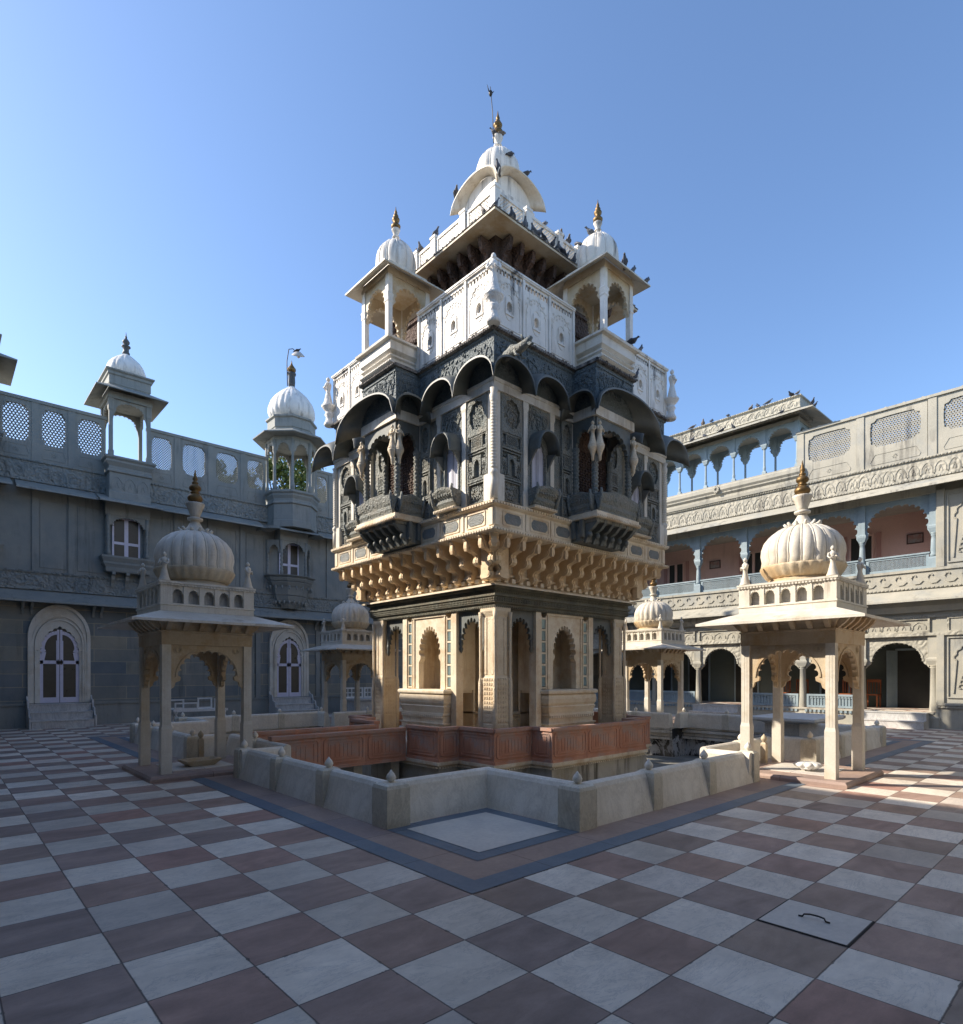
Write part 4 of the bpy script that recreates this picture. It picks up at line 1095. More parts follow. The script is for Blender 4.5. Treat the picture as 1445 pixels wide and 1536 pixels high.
# ---- kiosks over the bays
kb = MB()
kb.loft([(.56,.44,8.14),(.60,.48,8.17),(.60,.48,8.2),(.54,.42,8.22),(.54,.42,8.28),(.58,.46,8.31),(.58,.46,8.33),(.53,.41,8.35),(.53,.41,8.38),(.60,.48,8.44),(.60,.48,8.62),(.655,.56,8.64),(.655,.57,8.685),(.60,.5,8.70)], 0, -3.2)
kb.dentils(-.6,.6,8.175,8.2,-3.70,-3.67,.06); kb.dentils(-.58,.58,8.315,8.33,-3.675,-3.65,.05)
kb.box(-.51,.51,-3.2,-2.30,8.142,8.68); kb.box(-.665,.665,-3.0,-2.31,8.145,8.685)
kio = fp('kiosk', kb, m_marble)
m_kin = m_gold_m
for ko in kio:
    for ux in (-1,1):
        for yy in (-3.62,-2.64):
            ob('kiosk_column', MB().loft([(.055,.055,8.69),(.055,.055,9.45),(.07,.07,9.48),(.06,.06,9.52),(.075,.075,9.62),(.055,.055,9.66),(.055,.055,10.06)], ux*.46, yy), m_white, ko)
    for r_, (cx, cy), hw in ((0,(0,-3.62),.41),(pi/2,(.46,-3.13),.44),(pi/2,(-.46,-3.13),.44),(0,(0,-2.64),.41)):
        b = MB().arch(-hw,hw,9.52,10.05,hw*.83,.40,-.03,.03,9,.13)
        for s in (-1,1): b.slaby([(s*hw,9.52),(s*hw*.80,9.52),(s*hw*.86,9.46),(s*hw*.93,9.42),(s*hw,9.36)][::s], -.03, .03)
        ob('kiosk_arch', MB().join(b, cx, cy, 0, r_), m_kin, ko)
    b = MB().loft([(.52,.555,10.05),(.52,.555,10.12),(.5,.53,10.14),(.5,.53,10.22)], 0, -3.13)
    ob('kiosk_beam', b, m_kin, ko)
    b = MB()._eave(.50,.53,10.27,.79,.81,10.08,.03,0,-3.13); ob('kiosk_eave', b, m_marble, ko)
    b = MB().loft([(.48,.50,10.2),(.48,.50,10.36),(.44,.45,10.38)], 0, -3.13); b.lathe([(.42,10.36),(.43,10.42),(.40,10.46)], 0, -3.13, 24)
    ob('kiosk_drum', b, m_marble, ko)
    b = MB().lathe(dome_prof(.45,10.40,.78,.90), 0, -3.13, 96, 12, .07)
    for q in range(12):
        t = 2*pi*q/12; b.tube([(r*.96*cos(t), -3.13+r*.96*sin(t), z) for r, z in dome_prof(.45,10.40,.78,.90)[:-1]], .010, 5)
    ob('kiosk_dome', b, m_white, ko)
    b = finial_white(MB(), 11.15, .62, 0, -3.13); ob('kiosk_neck', b, m_white, ko)
    b = MB(); P_ = [(.05,0),(.10,.05),(.105,.09),(.06,.14),(.045,.16),(.08,.20),(.085,.24),(.05,.29),(.06,.31),(.03,.36),(.035,.39),(.012,.45),(.003,.52)]
    b.lathe([(a, 11.47+z) for a, z in P_], 0, -3.13, 14); ob('kiosk_finial', b, m_brass, ko)
# ---- upper tower
mb = MB().sq([(1.93,8.15),(1.93,9.6),(1.98,9.63),(1.98,9.70),(1.94,9.72),(1.94,10.25),(1.99,10.28),(1.99,10.34),(1.94,10.36),(1.94,10.95)])
for k in range(4):
    b = MB(); b.arch(-.45,.45,9.0,9.55,.36,.36,-1.99,-1.92,9,.12)
    for i in range(11):
        u = -1.75+i*.35; b.slabx([(-1.93,10.40),(-2.0,10.42),(-2.05,10.52),(-2.18,10.60),(-2.22,10.72),(-2.22,10.84),(-1.93,10.84)][::-1], u-.05, u+.05)
    b.dentils(-1.95,1.95,9.76,9.86,-1.985,-1.93,.07)
    mb.join(b, rz=k*pi/2)
ob('tower_core', mb, m_brown, T)
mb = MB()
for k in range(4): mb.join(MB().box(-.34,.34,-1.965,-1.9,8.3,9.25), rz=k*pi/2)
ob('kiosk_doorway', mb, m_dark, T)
mb = MB()._eave(1.93,1.93,10.97,2.50,2.50,10.90,.045,0,0); mb.sq([(2.2,10.95),(2.2,10.99)])
ob('roof_eave', mb, m_gold_m, T)
mb = MB(); 
for i in range(900):
    k = rnd.randrange(4); u = rnd.uniform(-2.48,2.48); b = MB(); r = rnd.uniform(.012,.032)
    b.ball((u,-2.46+rnd.uniform(-.05,.03),10.915+rnd.uniform(-.01,.035)), r, 5, 3, 1.4, 1, 1); mb.join(b, rz=k*pi/2)
mb._eave(2.44,2.44,10.955,2.515,2.515,10.92,.012,0,0)
ob('roof_crust', mb, m_debris, T)
def railp(u0,u1,z0,z1,d):
    b = MB(); b.box(u0,u1,-d-.03,-d+.03,z0,z0+.07); b.box(u0,u1,-d-.035,-d+.035,z1-.06,z1); b.box(u0,u0+.06,-d-.03,-d+.03,z0+.07,z1-.06); b.box(u1-.06,u1,-d-.03,-d+.03,z0+.07,z1-.06)
    b.lattice(u0+.05,u1-.05,z0+.06,z1-.05,.082,.026,-d-.012,-d+.012); return b
for (a,b_) in ((-2.30,-1.46),(-1.26,-.42+.0),(-.28,.28) if 0 else (-.42+.16,.26),(.42,1.26),(1.46,2.30)):
    fp('roof_railing', railp(a,b_,10.96,11.46,2.30), m_white)
mb = MB()
for k in range(4):
    b = MB()
    for u in (-1.36,-.34,.34,1.36): b.loft([(.08,.06,10.96),(.08,.06,11.46),(.095,.075,11.48),(.095,.075,11.53),(.05,.04,11.56)], u, -2.31)
    b.loft([(.07,.07,10.96),(.07,.07,11.46),(.085,.085,11.48),(.085,.085,11.54)], -2.29, -2.29)
    mb.join(b, rz=k*pi/2)
ob('railing_posts', mb, m_white, T)
# roof pavilion with curved roof
mb = MB().sq([(.9,10.98),(.9,11.1),(.64,11.12),(.64,11.2)])
for k in range(4):
    b = MB(); b.arch(-.60,.60,12.5,13.30,.30,.34,-.62,-.54,9,.12)
    for s in (-1,1): b.box(s*.60,s*.30,-.62,-.54,11.1,12.5)
    b.box(-.60,.60,-.63,-.55,11.1,11.9)
    pts = [(-.60,13.4)]+[(-.62+1.24*i/20, 13.42+.52*max(0,1-abs(-1+i/10)**2.2)**.55) for i in range(21)]+[(.60,13.4)]
    b.slaby(pts[::-1], -.60, -.54)
    b.box(-.45,.45,-.655,-.6,12.9,12.94)
    mb.join(b, rz=k*pi/2)
for s in (-1,1):
    for q in (-1,1): mb.loft([(.055,.055,11.1),(.055,.055,13.4)], s*.60, q*.60)
mb.sq([(.66,13.30),(.66,13.42)])
ob('roof_pavilion', mb, m_white, T)
for k in range(4):
    e = MB().vault(lambda d: -d, lambda d: d, 13.47, .52, .55, .87, .05, .03, 28, 5, 2.05); ob('curved_roof', e, m_marble, T, rz=-k*pi/2)
mb = MB().sq([(.5,13.7),(.45,14.0),(.42,14.12)]); mb.lathe([(.50,14.0),(.53,14.06),(.50,14.12)], n=32)
ob('dome_drum', mb, m_marble, T)
b = MB().lathe(dome_prof(.575,14.08,.92,.93), 0,0, 96, 14, .08)
for q in range(14):
    t = 2*pi*q/14; b.tube([(r*.955*cos(t), r*.955*sin(t), z) for r, z in dome_prof(.575,14.08,.92,.93)[:-1]], .012, 5)
ob('dome', b, m_white, T)
ob('dome_neck', finial_white(MB(), 14.96, .86), m_white, T)
ob('dome_finial', finial_brass(MB(), 15.40, 1.15), m_brass, T)
b = MB().tube([(-.13,.02,15.2),(-.16,.03,16.0),(-.22,.05,16.6)], [.012,.011,.009], 6)
for dx, dz in ((-.17,.12),(.17,.2),(0,.16),(.1,.12)): b.tube([(-.21,.05,16.42),(-.21+dx*.4,.05,16.42+dz*.4),(-.21+dx*.9,.05+dx*.2,16.42+dz)], [.014,.014,.004], 5)
b.ball((-.21,.05,16.44), .05, 8, 6, 1, 1, 1.6)
ob('lightning_rod', b, m_iron, T)
# ---- spouts in the shape of beasts
def beast():
    b = MB(); b.tube([(0,.1,0),(0,-.12,.03),(0,-.30,.02),(0,-.42,.05),(0,-.52,.10)], [.07,.08,.075,.06,.03], 10)
    b.tube([(0,-.40,.07),(0,-.50,.0),(0,-.56,-.02)], [.04,.03,.012], 8)
    for s in (-1,1):
        b.tube([(s*.05,-.22,.0),(s*.07,-.26,-.09),(s*.07,-.33,-.12)], [.03,.025,.015], 6); b.tube([(s*.04,-.40,.09),(s*.06,-.37,.16),(s*.05,-.34,.18)], [.02,.018,.006], 5)
    b.tube([(0,.05,.05),(0,-.1,.12),(0,-.2,.11)], [.03,.03,.01], 6)
    return b
bm_ = beast()
for k, u in ((0,-2.78),(3,-2.78),(2,2.78)):
    v = -k*pi/2; d = 3.12
    ob('beast_spout', MB().join(bm_, sc=1.2), m_slatecarve, T, (u*cos(v)+d*sin(v), u*sin(v)-d*cos(v), 7.58), v)

# ================================================================== palace wings
def swan_row(b, u0, u1, z, y, sp=.36, flip=1):
    n = int((u1-u0)/sp)
    for i in range(n):
        u = u0+(i+.5)*(u1-u0)/n; f = flip
        b.slaby([(u-.14*f,z-.06),(u-.05*f,z-.13),(u+.08*f,z-.12),(u+.17*f,z-.03),(u+.12*f,z+.01),(u+.02*f,z-.0),(u-.08*f,z+.02)][::f], y-.03, y+.01)
        b.path([(u-.11*f,z-.03),(u-.15*f,z+.07),(u-.11*f,z+.15),(u-.04*f,z+.16),(u-.02*f,z+.11)], .034, y-.032, y+.01)
    return b
def scallop_row(b, u0, u1, z0, z1, y, sp=.32):
    n = max(1, int((u1-u0)/sp)); d = (u1-u0)/n; h = z1-z0
    for i in range(n):
        u = u0+(i+.5)*d
        pts = [(u+d*.46*cos(t)*(1-.12*abs(cos(3*t))), z0+h*.12+h*.66*sin(t)) for t in [pi*j/12 for j in range(13)]]
        b.path(pts, .022, y-.016, y+.01)
        b.path([(u-.05,z0+h*.15),(u+.0,z0+h*.5),(u+.05,z0+h*.15)], .02, y-.014, y+.01)
        b.path([(u-d*.48,z0+h*.12),(u-d*.44,z0+h*.02),(u-d*.5,z0+h*.3)], .018, y-.014, y+.01)
    return b
CH1 = [(0.02,4.34),(-.56,3.96),(-.57,3.90),(-.55,3.89),(0.02,4.22)]
CH2 = [(0.02,7.74),(-.62,7.40),(-.64,7.34),(-.61,7.33),(0.02,7.60)]
def jali_panel(u0, u1, ow, m, parent, z0=8.38, z1=10.20, zb=8.94, zt=10.06, hexa=False, name='jali_panel'):
    b = MB(); uc = (u0+u1)/2; zc = (zb+zt)/2; h = (zt-zb)/2
    def rad(t):
        c, s = cos(t), sin(t); q = 1/max(abs(c), abs(s), (abs(c)+abs(s))*.585)
        q *= 1-.045*abs(sin(2*t))**2*abs(cos(12*t))
        return (ow*c*q, h*s*q)
    b.hole(u0, u1, z0, z1, rad, -.07, .03, 96, uc, zc)
    b.lattice(uc-ow-.02, uc+ow+.02, zb-.02, zt+.02, .078 if not hexa else (.09 if m is not m_east else .075), .021 if not hexa else (.026 if m is not m_east else .031), -.035, -.005, 1.15 if not hexa else 1.7)
    if hexa:
        z = zb
        while z < zt: b.box(uc-ow, uc+ow, -.034, -.007, z-.011, z+.011); z += .0765
    b.path([(uc-ow*.95,z0+.10),(uc+ow*.95,z0+.10),(uc+ow*1.0,z0+.18),(uc+ow*.9,z0+.30),(uc+ow*.8,z0+.42),(uc-ow*.8,z0+.42),(uc-ow*.9,z0+.30),(uc-ow*1.0,z0+.18),(uc-ow*.95,z0+.10)], .012, -.082, -.06)
    for i in range(8): t = 2*pi*i/8; b.lathe([(0,0)],n=3) if 0 else b.bar((uc+.03*cos(t),z0+.26+.03*sin(t)),(uc+.075*cos(t),z0+.26+.075*sin(t)),.018,-.082,-.06)
    return ob(name, b, m, parent)

def onion_dome(r, z0, h, n=96, lobes=16):
    P = [(.72,0),(.90,.06),(1.,.20),(.99,.34),(.90,.50),(.72,.66),(.48,.80),(.28,.90),(.16,.96),(.11,1.)]
    return MB().lathe([(r*a, z0+h*b) for a, b in P], n=n, lobes=lobes, amp=.045)
def dark_finial(mb, z, s=1., cx=0, cy=0):
    P = [(.11,0),(.12,.06),(.09,.10),(.09,.22),(.14,.26),(.14,.29),(.07,.31),(.06,.34),(.11,.40),(.115,.45),(.07,.52),(.03,.57),(.04,.6),(.02,.65),(.004,.78)]
    return mb.lathe([(a*s, z+b*s) for a, b in P], cx, cy, 14)
m_darkstone = stone('dark finial stone', (.05,.055,.06), (.09,.095,.1), 3, .6)

def sq_kiosk(par, u, mw, mc):
    """square roof kiosk of the wing with window bay below"""
    K = ob('roof_kiosk', MB().loft([(.62,.62,7.45),(.62,.62,7.72),(.60,.60,7.74),(.60,.60,8.34),(.66,.66,8.37),(.66,.66,8.42),(.62,.62,8.45),(.62,.62,8.55),(.70,.70,8.68),(.70,.70,8.74),(.76,.76,8.80),(.76,.76,8.86),(.6,.6,8.88)]), mw, par, (u,-.02,0))
    b = MB(); scallop_row(b, -.58,.58,7.78,8.32,-.60,.38); ob('kiosk_relief', b, mw, K)
    c = MB().loft([(.075,.075,8.86),(.075,.075,9.05),(.055,.055,9.1),(.055,.055,10.35),(.08,.08,10.42),(.08,.08,10.78)]).mesh('kiosk_column', mw)
    for a in (-1,1):
        for d in (-1,1): ob('kiosk_column', c, mw, K, (a*.56, d*.56, 0))
    for k in range(4):
        b = MB().arch(-.50,.50,10.45,10.80,.42,.26,-.03,.03,9,.12)
        for s in (-1,1): b.slaby([(s*.5,10.45),(s*.40,10.45),(s*.43,10.36),(s*.47,10.28),(s*.5,10.10)][::s], -.03,.03)
        ob('kiosk_arch', b, mw, K, (sin(k*pi/2)*.56,-cos(k*pi/2)*.56,0), k*pi/2)
    b = MB().sq([(.66,10.78),(.66,11.0)]); b._eave(.62,.62,11.22,1.06,1.06,10.98,.035,0,0); ob('kiosk_eave', b, mc, K)
    b = MB().sq([(.60,11.1),(.60,11.25),(.62,11.28),(.62,11.55),(.66,11.58),(.66,11.66),(.72,11.70),(.72,11.74),(.5,11.76)]); ob('kiosk_drum', b, mw, K)
    ob('kiosk_dome', onion_dome(.60,11.74,.92), m_domewhite, K)
    ob('kiosk_finial', dark_finial(MB(),12.62,1.), m_darkstone, K)
def oct_kiosk(par, u, mw, mc):
    def o8(prof, mb=None, n=8): return (mb or MB()).lathe(prof, n=n, rot=pi/8, smooth=False)
    K = ob('roof_kiosk', o8([(.98,7.45),(.98,7.70),(.96,7.72),(.96,8.33),(1.03,8.36),(1.03,8.41),(.98,8.44),(.98,8.54),(1.05,8.66),(1.05,8.72),(1.12,8.78),(1.12,8.86),(1.,8.88)]), mw, par, (u,-.30,0))
    for i in range(8):
        t = pi/8+i*pi/4; ob('kiosk_column', MB().lathe([(.09,8.86),(.09,9.1),(.06,9.16),(.05,10.3),(.09,10.4),(.09,10.85)], n=8), mw, K, (.93*cos(t), .93*sin(t), 0))
        b = MB().arch(-.28,.28,10.42,10.85,.24,.32,-.03,.03,7,.15); ob('kiosk_arch', b, mw, K, (.86*cos(t+pi/8),.86*sin(t+pi/8),0), t+pi/8+pi/2)
    b = o8([(.98,10.83),(.98,10.98),(1.48,10.98),(1.49,11.02),(1.0,11.25),(.9,11.26)]); ob('kiosk_eave', b, mc, K)
    b = o8([(.90,11.22),(.90,11.36),(.93,11.38),(.93,11.72),(1.0,11.76),(1.0,11.82),(.8,11.84)]); ob('kiosk_drum', b, mw, K)
    ob('kiosk_dome', onion_dome(.92,11.83,1.5,128,24), m_domewhite, K)
    b = MB().lathe([(.12,13.25),(.14,13.5),(.13,13.75),(.17,13.8),(.17,13.86),(.1,13.88)], n=14); ob('kiosk_neck', b, m_darkstone, K)
    b = MB().lathe([(.08,13.86),(.16,13.95),(.17,14.03),(.10,14.13),(.05,14.2),(.02,14.3),(.004,14.4)], n=14); ob('kiosk_finial', b, m_brass, K)
    return K
def frame_rect(b, u0, u1, z0, z1, w, y0, y1):
    b.box(u0,u1,y0,y1,z0,z0+w); b.box(u0,u1,y0,y1,z1-w,z1); b.box(u0,u0+w,y0,y1,z0+w,z1-w); b.box(u1-w,u1,y0,y1,z0+w,z1-w)
def win_bay(par, u, mw, oct_=False):
    hw, d = (.62,.34) if not oct_ else (.55,.55)
    W_ = ob('window_bay', MB().box(u-hw-.04,u+hw+.04,-d,0.02,7.0,7.44).box(u-.6*hw,u+.6*hw,-.03,.02,5.4,7.1), mw, par)
    b = MB(); b.arch(u-hw+.09,u+hw-.09,6.66,7.03,.47 if not oct_ else .40,.30,-d+.02,-d+.09,11,.12)
    ob('bay_arch', b, mw, W_)
    for s in (-1,1):
        pr = [(.07,5.62),(.07,5.8)]
        for i in range(5): z = 5.84+i*.16; pr += [(.045,z),(.065,z+.05),(.045,z+.1)]
        pr += [(.07,6.7),(.07,7.02)]
        ob('bay_column', MB().lathe(pr, u+s*(hw-.04), -d+.06, 10), mw, W_)
        if not oct_: ob('bay_column', MB().lathe(pr, u+s*(hw-.04), -.04, 10), mw, W_)
    fr = MB(); frame_rect(fr, u-.42,u+.42,5.62,7.0,.055,-.06,-.035); fr.box(u-.06,u+.06,-.065,-.036,5.66,6.95)
    fr.box(u-.38,u+.38,-.062,-.038,6.08,6.17)
    f = ob('window', fr, m_paint, W_)
    g = MB(); g.box(u-.40,u+.40,-.045,-.036,5.64,6.98); ob('pane', g, m_curtain, f)
    if oct_:
        for s in (-1,1):
            b = MB().arch(-.22,.22,6.5,7.02,.19,.34,-.03,.03,7,.14); ob('bay_arch', MB().join(b, u+s*.72, -.28, 0, s*pi/4), mw, W_)
            ob('bay_column', MB().lathe(pr, u+s*.88, -.06, 10), mw, W_)
    if not oct_:
        b = MB().loft([(hw+.02,d*.5,5.10),(hw+.04,d*.55,5.14),(hw+.04,d*.6,5.25),(hw+.12,d*.75,5.36),(hw+.12,d*.75,5.42),(hw+.18,d*.95,5.56),(hw+.18,d*.95,5.62),(hw+.1,d*.8,5.63)], u, -d*.5)
        for i in range(3):
            q = u-.42+i*.42; b.slabx([(0,4.62),(-.08,4.62),(-.12,4.75),(-.22,4.86),(-.24,4.98),(-.34,5.02),(-.34,5.12),(0,5.12)][::-1], q-.05, q+.05)
    else:
        b = MB()
        for (r0, z0_, r1, z1_) in ((1.0,5.55,1.12,5.62),(.94,5.40,1.02,5.52),(.84,5.20,.96,5.36),(.70,4.86,.78,5.18),(.60,4.60,.70,4.82),(.34,4.36,.50,4.58)):
            b.lathe([(r0*.97,z0_-.02),(r0,z0_),(r1,z1_-.02),(r1,z1_)], u, -.08, 8, rot=pi/8, smooth=False, sy=.72)
        for i in range(11):
            t = -pi*i/10; 
            for (r, z) in ((.92,5.14),(.66,4.56)): b.lathe([(.01,z-.1),(.035,z-.04),(.035,z+.06)], u+r*cos(t), -.08+r*.72*sin(t), 6)
    ob('balcony', b, mw, W_)
def arched_door(par, u, hw=.72, zb=.76):
    b = MB(); zs = 2.42
    b.arch(u-hw-.12,u+hw+.12,zs+.45,zs+1.42,hw+.03,.93,-.09,.02,0,n=40) if 0 else None
    # stilted outer arch with tympanum
    pts = []
    def outer(rx, rz, w, y0, y1, zc):
        p = [(u+rx,zb),(u+rx,zc)]+[(u+rx*cos(pi*i/28), zc+rz*sin(pi*i/28)) for i in range(1,28)]+[(u-rx,zc),(u-rx,zb)]
        b.path(p, w, y0, y1)
    outer(hw+.06,1.0,.10,-.13,.0,2.85); outer(hw-.02,.92,.06,-.11,0,2.62); outer(hw-.09,.84,.06,-.14,0,2.58)
    b.arch(u-hw-.02,u+hw+.02,2.62,3.78,hw-.10,.78,-.08,.0,0,n=36) if 0 else None
    n = 36
    inn = [(u+(hw-.06)*cos(pi*i/n), 2.6+.86*sin(pi*i/n)) for i in range(n+1)]; out = [(u+(hw+.05)*cos(pi*i/n), 2.85+.98*sin(pi*i/n)) for i in range(n+1)]
    b.strip(inn, out, -.075, 0, False)
    for s in (-1,1): b.box(u+s*(hw-.04),u+s*(hw+.05),-.075,0,zb,2.87)
    # cusped inner arch
    inn = []; out = []
    m_ = 54
    for i in range(m_+1):
        t = pi*i/m_; g = (11*i/m_) % 1; q = 1-.12+.12*math.sqrt(max(0,1-(2*g-1)**2))
        inn.append((u+(hw-.20)*cos(t)*q, 2.35+.80*sin(t)*q+.06*max(0,1-abs(cos(t))*3))); out.append((u+(hw-.08)*cos(t), 2.45+.97*sin(t)))
    b.strip(inn, out, -.10, 0, False)
    for s in (-1,1): b.box(u+s*(hw-.20),u+s*(hw-.08),-.10,0,zb,2.40)
    F_ = ob('door_frame', b, m_marble, par)
    d = MB()
    for s in (-1,1):
        a0, a1 = sorted((u+s*.008, u+s*(hw-.20))); w = .085
        d.box(a0,a1,-.05,-.02,zb,zb+.17); d.box(a0,a1,-.05,-.02,2.0,2.11)
        for x in (a0,a1-w): d.box(x,x+w,-.05,-.02,zb+.17,2.75 if x == (a0 if s > 0 else a1-w) else 2.45)
        p = [(u+s*(.05+.40*cos(t)), 2.48+.52*sin(t)) for t in [pi*.5*i/8 for i in range(9)]]; d.path([(u+s*.46,2.1)]+[(u+s*.41,2.38)]+p, .11, -.048, -.021)
        d.box(u+s*.01,u+s*.07,-.055,-.02,2.1,3.10)
    D = ob('door', d, m_paint, F_)
    g = MB(); n = 20; g.slaby([(u-(hw-.15),zb),(u+(hw-.15),zb)]+[(u+(hw-.15)*cos(pi*i/n), 2.35+.8*sin(pi*i/n)) for i in range(n+1)], -.03, -.01); ob('pane', g, m_curtain, D)
    h = MB()
    for s in (-1,1): h.box(u+s*.03,u+s*.055,-.075,-.05,1.98,2.14)
    ob('handle', h, m_iron, D)
def steps(par_loc, w, zt, n, label, rz=0, d=.27, cheeks=True):
    S_ = thing('entrance_steps', label, 'steps', par_loc, rz)
    h = zt/n
    for i in range(n):
        ob('step', MB().box(-w/2, w/2, -d*(n-i)-.0, -.001 if i == n-1 else -d*(n-i-1)+.001*0, i*0, h*(i+1)-.006).box(-w/2-.01,w/2+.01,-d*(n-i)-.02,-d*(n-i-1),h*(i+1)-.03,h*(i+1)), m_steps, S_)
    if cheeks:
        for s in (-1,1):
            pts = [(0,0),(-d*n-.03,0)]
            for i in range(n): pts += [(-d*(n-i)-.03,h*(i+1)+.10),(-d*(n-i-1)-.10,h*(i+1)+.13)]
            pts += [(0,zt+.25)]
            ob('cheek', MB().slabx(pts[::-1], s*(w/2+.015), s*(w/2+.06)), m_steps, S_)
    return S_

# ------------------------------------------------------------------ north wing (left in the photo)
N = thing('palace_wing', 'shaded blue grey palace wing with arched doors, domed roof kiosks and pierced screens', 'building', (0,NY,0))
X0, X1 = -6.0, 21.5
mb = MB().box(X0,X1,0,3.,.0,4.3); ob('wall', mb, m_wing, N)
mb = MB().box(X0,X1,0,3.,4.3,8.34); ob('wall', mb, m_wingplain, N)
mb = MB().box(X0,X1,-.07,0,0,.68).box(X0,X1,-.10,0,.68,.71).box(X0,X1,-.085,0,.715,.76); ob('plinth', mb, m_wingplain, N)
mb = MB().slabx(CH1, X0, X1)
for u in (-.95,-.72,.92,1.15,6.2,6.45,8.9,9.15,3.5,3.75): mb.slabx([(0,3.55),(-.06,3.55),(-.08,3.7),(-.2,3.8),(-.34,3.9),(-.34,4.02),(0,4.1)][::-1], u-.035, u+.035)
ob('lower_eave', mb, m_wingplain, N)
mb = MB().box(X0,X1,-.05,.0,4.34,4.88).box(X0,X1,-.09,0,4.86,4.93).box(X0,X1,-.08,0,4.33,4.39); mb.dentils(X0,X1,4.885,4.91,-.105,-.09,.09)
scallop_row(mb, X0, X1, 4.42, 4.84, -.05, .42); ob('lower_frieze', mb, m_wingcarve, N)
for u in (-.63,.32,3.49,4.65,5.84,9.5,10.7,11.9,-1.6): ob('upper_pilaster', MB().box(u-.09,u+.09,-.05,0,4.93,7.5), m_wingplain, N)
for u in (-.15,.85,4.07,5.25,2.95,6.35): mb = MB(); frame_rect(mb, u-.36,u+.36,5.05,7.2,.025,-.02,0); ob('wall_panel', mb, m_wingplain, N)
mb = MB().slabx(CH2, X0, -3.1).slabx(CH2, -1.15, .95).slabx(CH2, 2.8, 6.45).slabx(CH2, 8.95, X1)
for u in (-2.2,1.88): mb.slabx([(y-.36 if y < 0 else y, z-.06 if y < 0 else z) for y, z in CH2], u-.93, u+.93)
mb.slabx([(y-.45 if y < 0 else y, z-.06 if y < 0 else z) for y, z in CH2], 6.9, 8.5)
for s in (-1,1): mb.prism([(7.7+s*.8,0),(7.7+s*.8,-1.05),(7.7+s*1.3,-.62),(7.7+s*1.3,0)][::-s], 7.33, 7.42)
ob('upper_eave', mb, m_wingplain, N)
mb = MB().box(X0,X1,-.06,.0,7.72,8.33).box(X0,X1,-.10,0,8.33,8.38).box(X0,X1,-.09,0,7.71,7.76); mb.dentils(X0,X1,8.345,8.37,-.115,-.1,.09); mb.dentils(X0,X1,7.72,7.75,-.105,-.09,.09)
scallop_row(mb, X0, X1, 7.80, 8.30, -.06, .36); ob('upper_frieze', mb, m_wingcarve, N)
jp = [(-1.52,-.72,1),(-.54,.23,1),(.41,1.24,1),(2.58,3.40,0),(3.58,4.56,0),(4.74,5.75,0),(5.93,6.74,0),(8.72,9.5,0),(9.68,10.6,0),(10.78,11.6,0),(14.2,15.1,0),(15.3,16.2,0),(-4.3,-3.4,1),(-3.2,-2.9,1)]
for u0,u1,hx in jp: jali_panel(u0,u1,(u1-u0)/2*.80 if u1-u0 > .5 else .1,m_wingplain,N,hexa=bool(hx))
mb = MB()
for u in (-3.3,-1.6,-.63,.32,3.49,4.65,5.84,9.59,10.69,15.2,-4.4): mb.box(u-.10,u+.10,-.09,.05,8.38,10.22)
for a,b in ((X0,-2.8),(-1.6,1.3),(2.5,6.8),(8.6,13.0),(13.9,X1)): mb.box(a,b,-.11,.06,10.20,10.30)
for a,b in ((11.6,13.0),(16.2,X1),(X0,-4.3),(-2.9,-2.8)): mb.box(a,b,-.06,.03,8.38,10.2)
ob('screen_posts', mb, m_wingplain, N)
sq_kiosk(N, 1.88, m_wingplain, m_eastcarve if 0 else m_wingplain); sq_kiosk(N, -2.22, m_wingplain, m_wingplain); oct_kiosk(N, 7.72, m_wingplain, m_wingplain); sq_kiosk(N, 13.45, m_wingplain, m_wingplain)
win_bay(N, 1.88, m_wingplain); win_bay(N, -2.22, m_wingplain); win_bay(N, 7.72, m_wingplain, True); win_bay(N, 13.45, m_wingplain)
arched_door(N, .0); arched_door(N, 7.72); arched_door(N, 15.4)
for u in (6.2,6.45,9.0,9.25): ob('pilaster', MB().box(u-.09,u+.09,-.06,0,.76,3.5), m_wingplain, N)
steps((0,NY-.11,0), 1.62, .74, 3, 'white marble steps before the arched door at far left')
steps((7.72,NY-.11,0), 1.62, .74, 3, 'white marble steps before the arched door in the middle of the shaded wing')

# ------------------------------------------------------------------ east wing (right in the photo)
Ew = thing('arcaded_wing', 'sunlit grey green palace wing with two storeys of cusped arcades and a roof gallery', 'building', (EX,0,0), -pi/2)
U0, U1 = -22.0, 7.0
cu = [-14.47,-12.53,-10.6,-8.6,-6.71,-4.66,-2.81,-.87]
mb = MB().box(U0,-14.55,0,.5,0,8.34).box(-.80,U1,0,.5,0,8.34).box(U0,U1,.0,.4,7.25,8.34).box(U0,U1,.02,.4,3.45,4.94).box(-14.6,-.75,.02,.3,2.86,3.5)
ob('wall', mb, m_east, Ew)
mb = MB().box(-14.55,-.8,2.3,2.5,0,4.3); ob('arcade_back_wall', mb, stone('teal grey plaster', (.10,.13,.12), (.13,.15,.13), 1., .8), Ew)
for q in (-14.6,-.75): 
    ob('arcade_end_wall', MB().box(q-.05,q+.05,.3,2.4,.5,4.3), m_wing, Ew)
mb = MB().box(-14.55,-.8,2.3,2.5,4.9,7.3).box(-.80,-.74,.35,2.4,4.9,7.3).box(-14.6,-14.55,.35,2.4,4.9,7.3); ob('verandah_back_wall', mb, m_pink, Ew)
mb = MB().box(U0,U1,.3,2.6,4.3,4.92).box(U0,U1,.3,2.6,7.28,7.5).box(U0,U1,.4,3.2,8.2,8.34); ob('ceiling_slab', mb, m_roof, Ew)
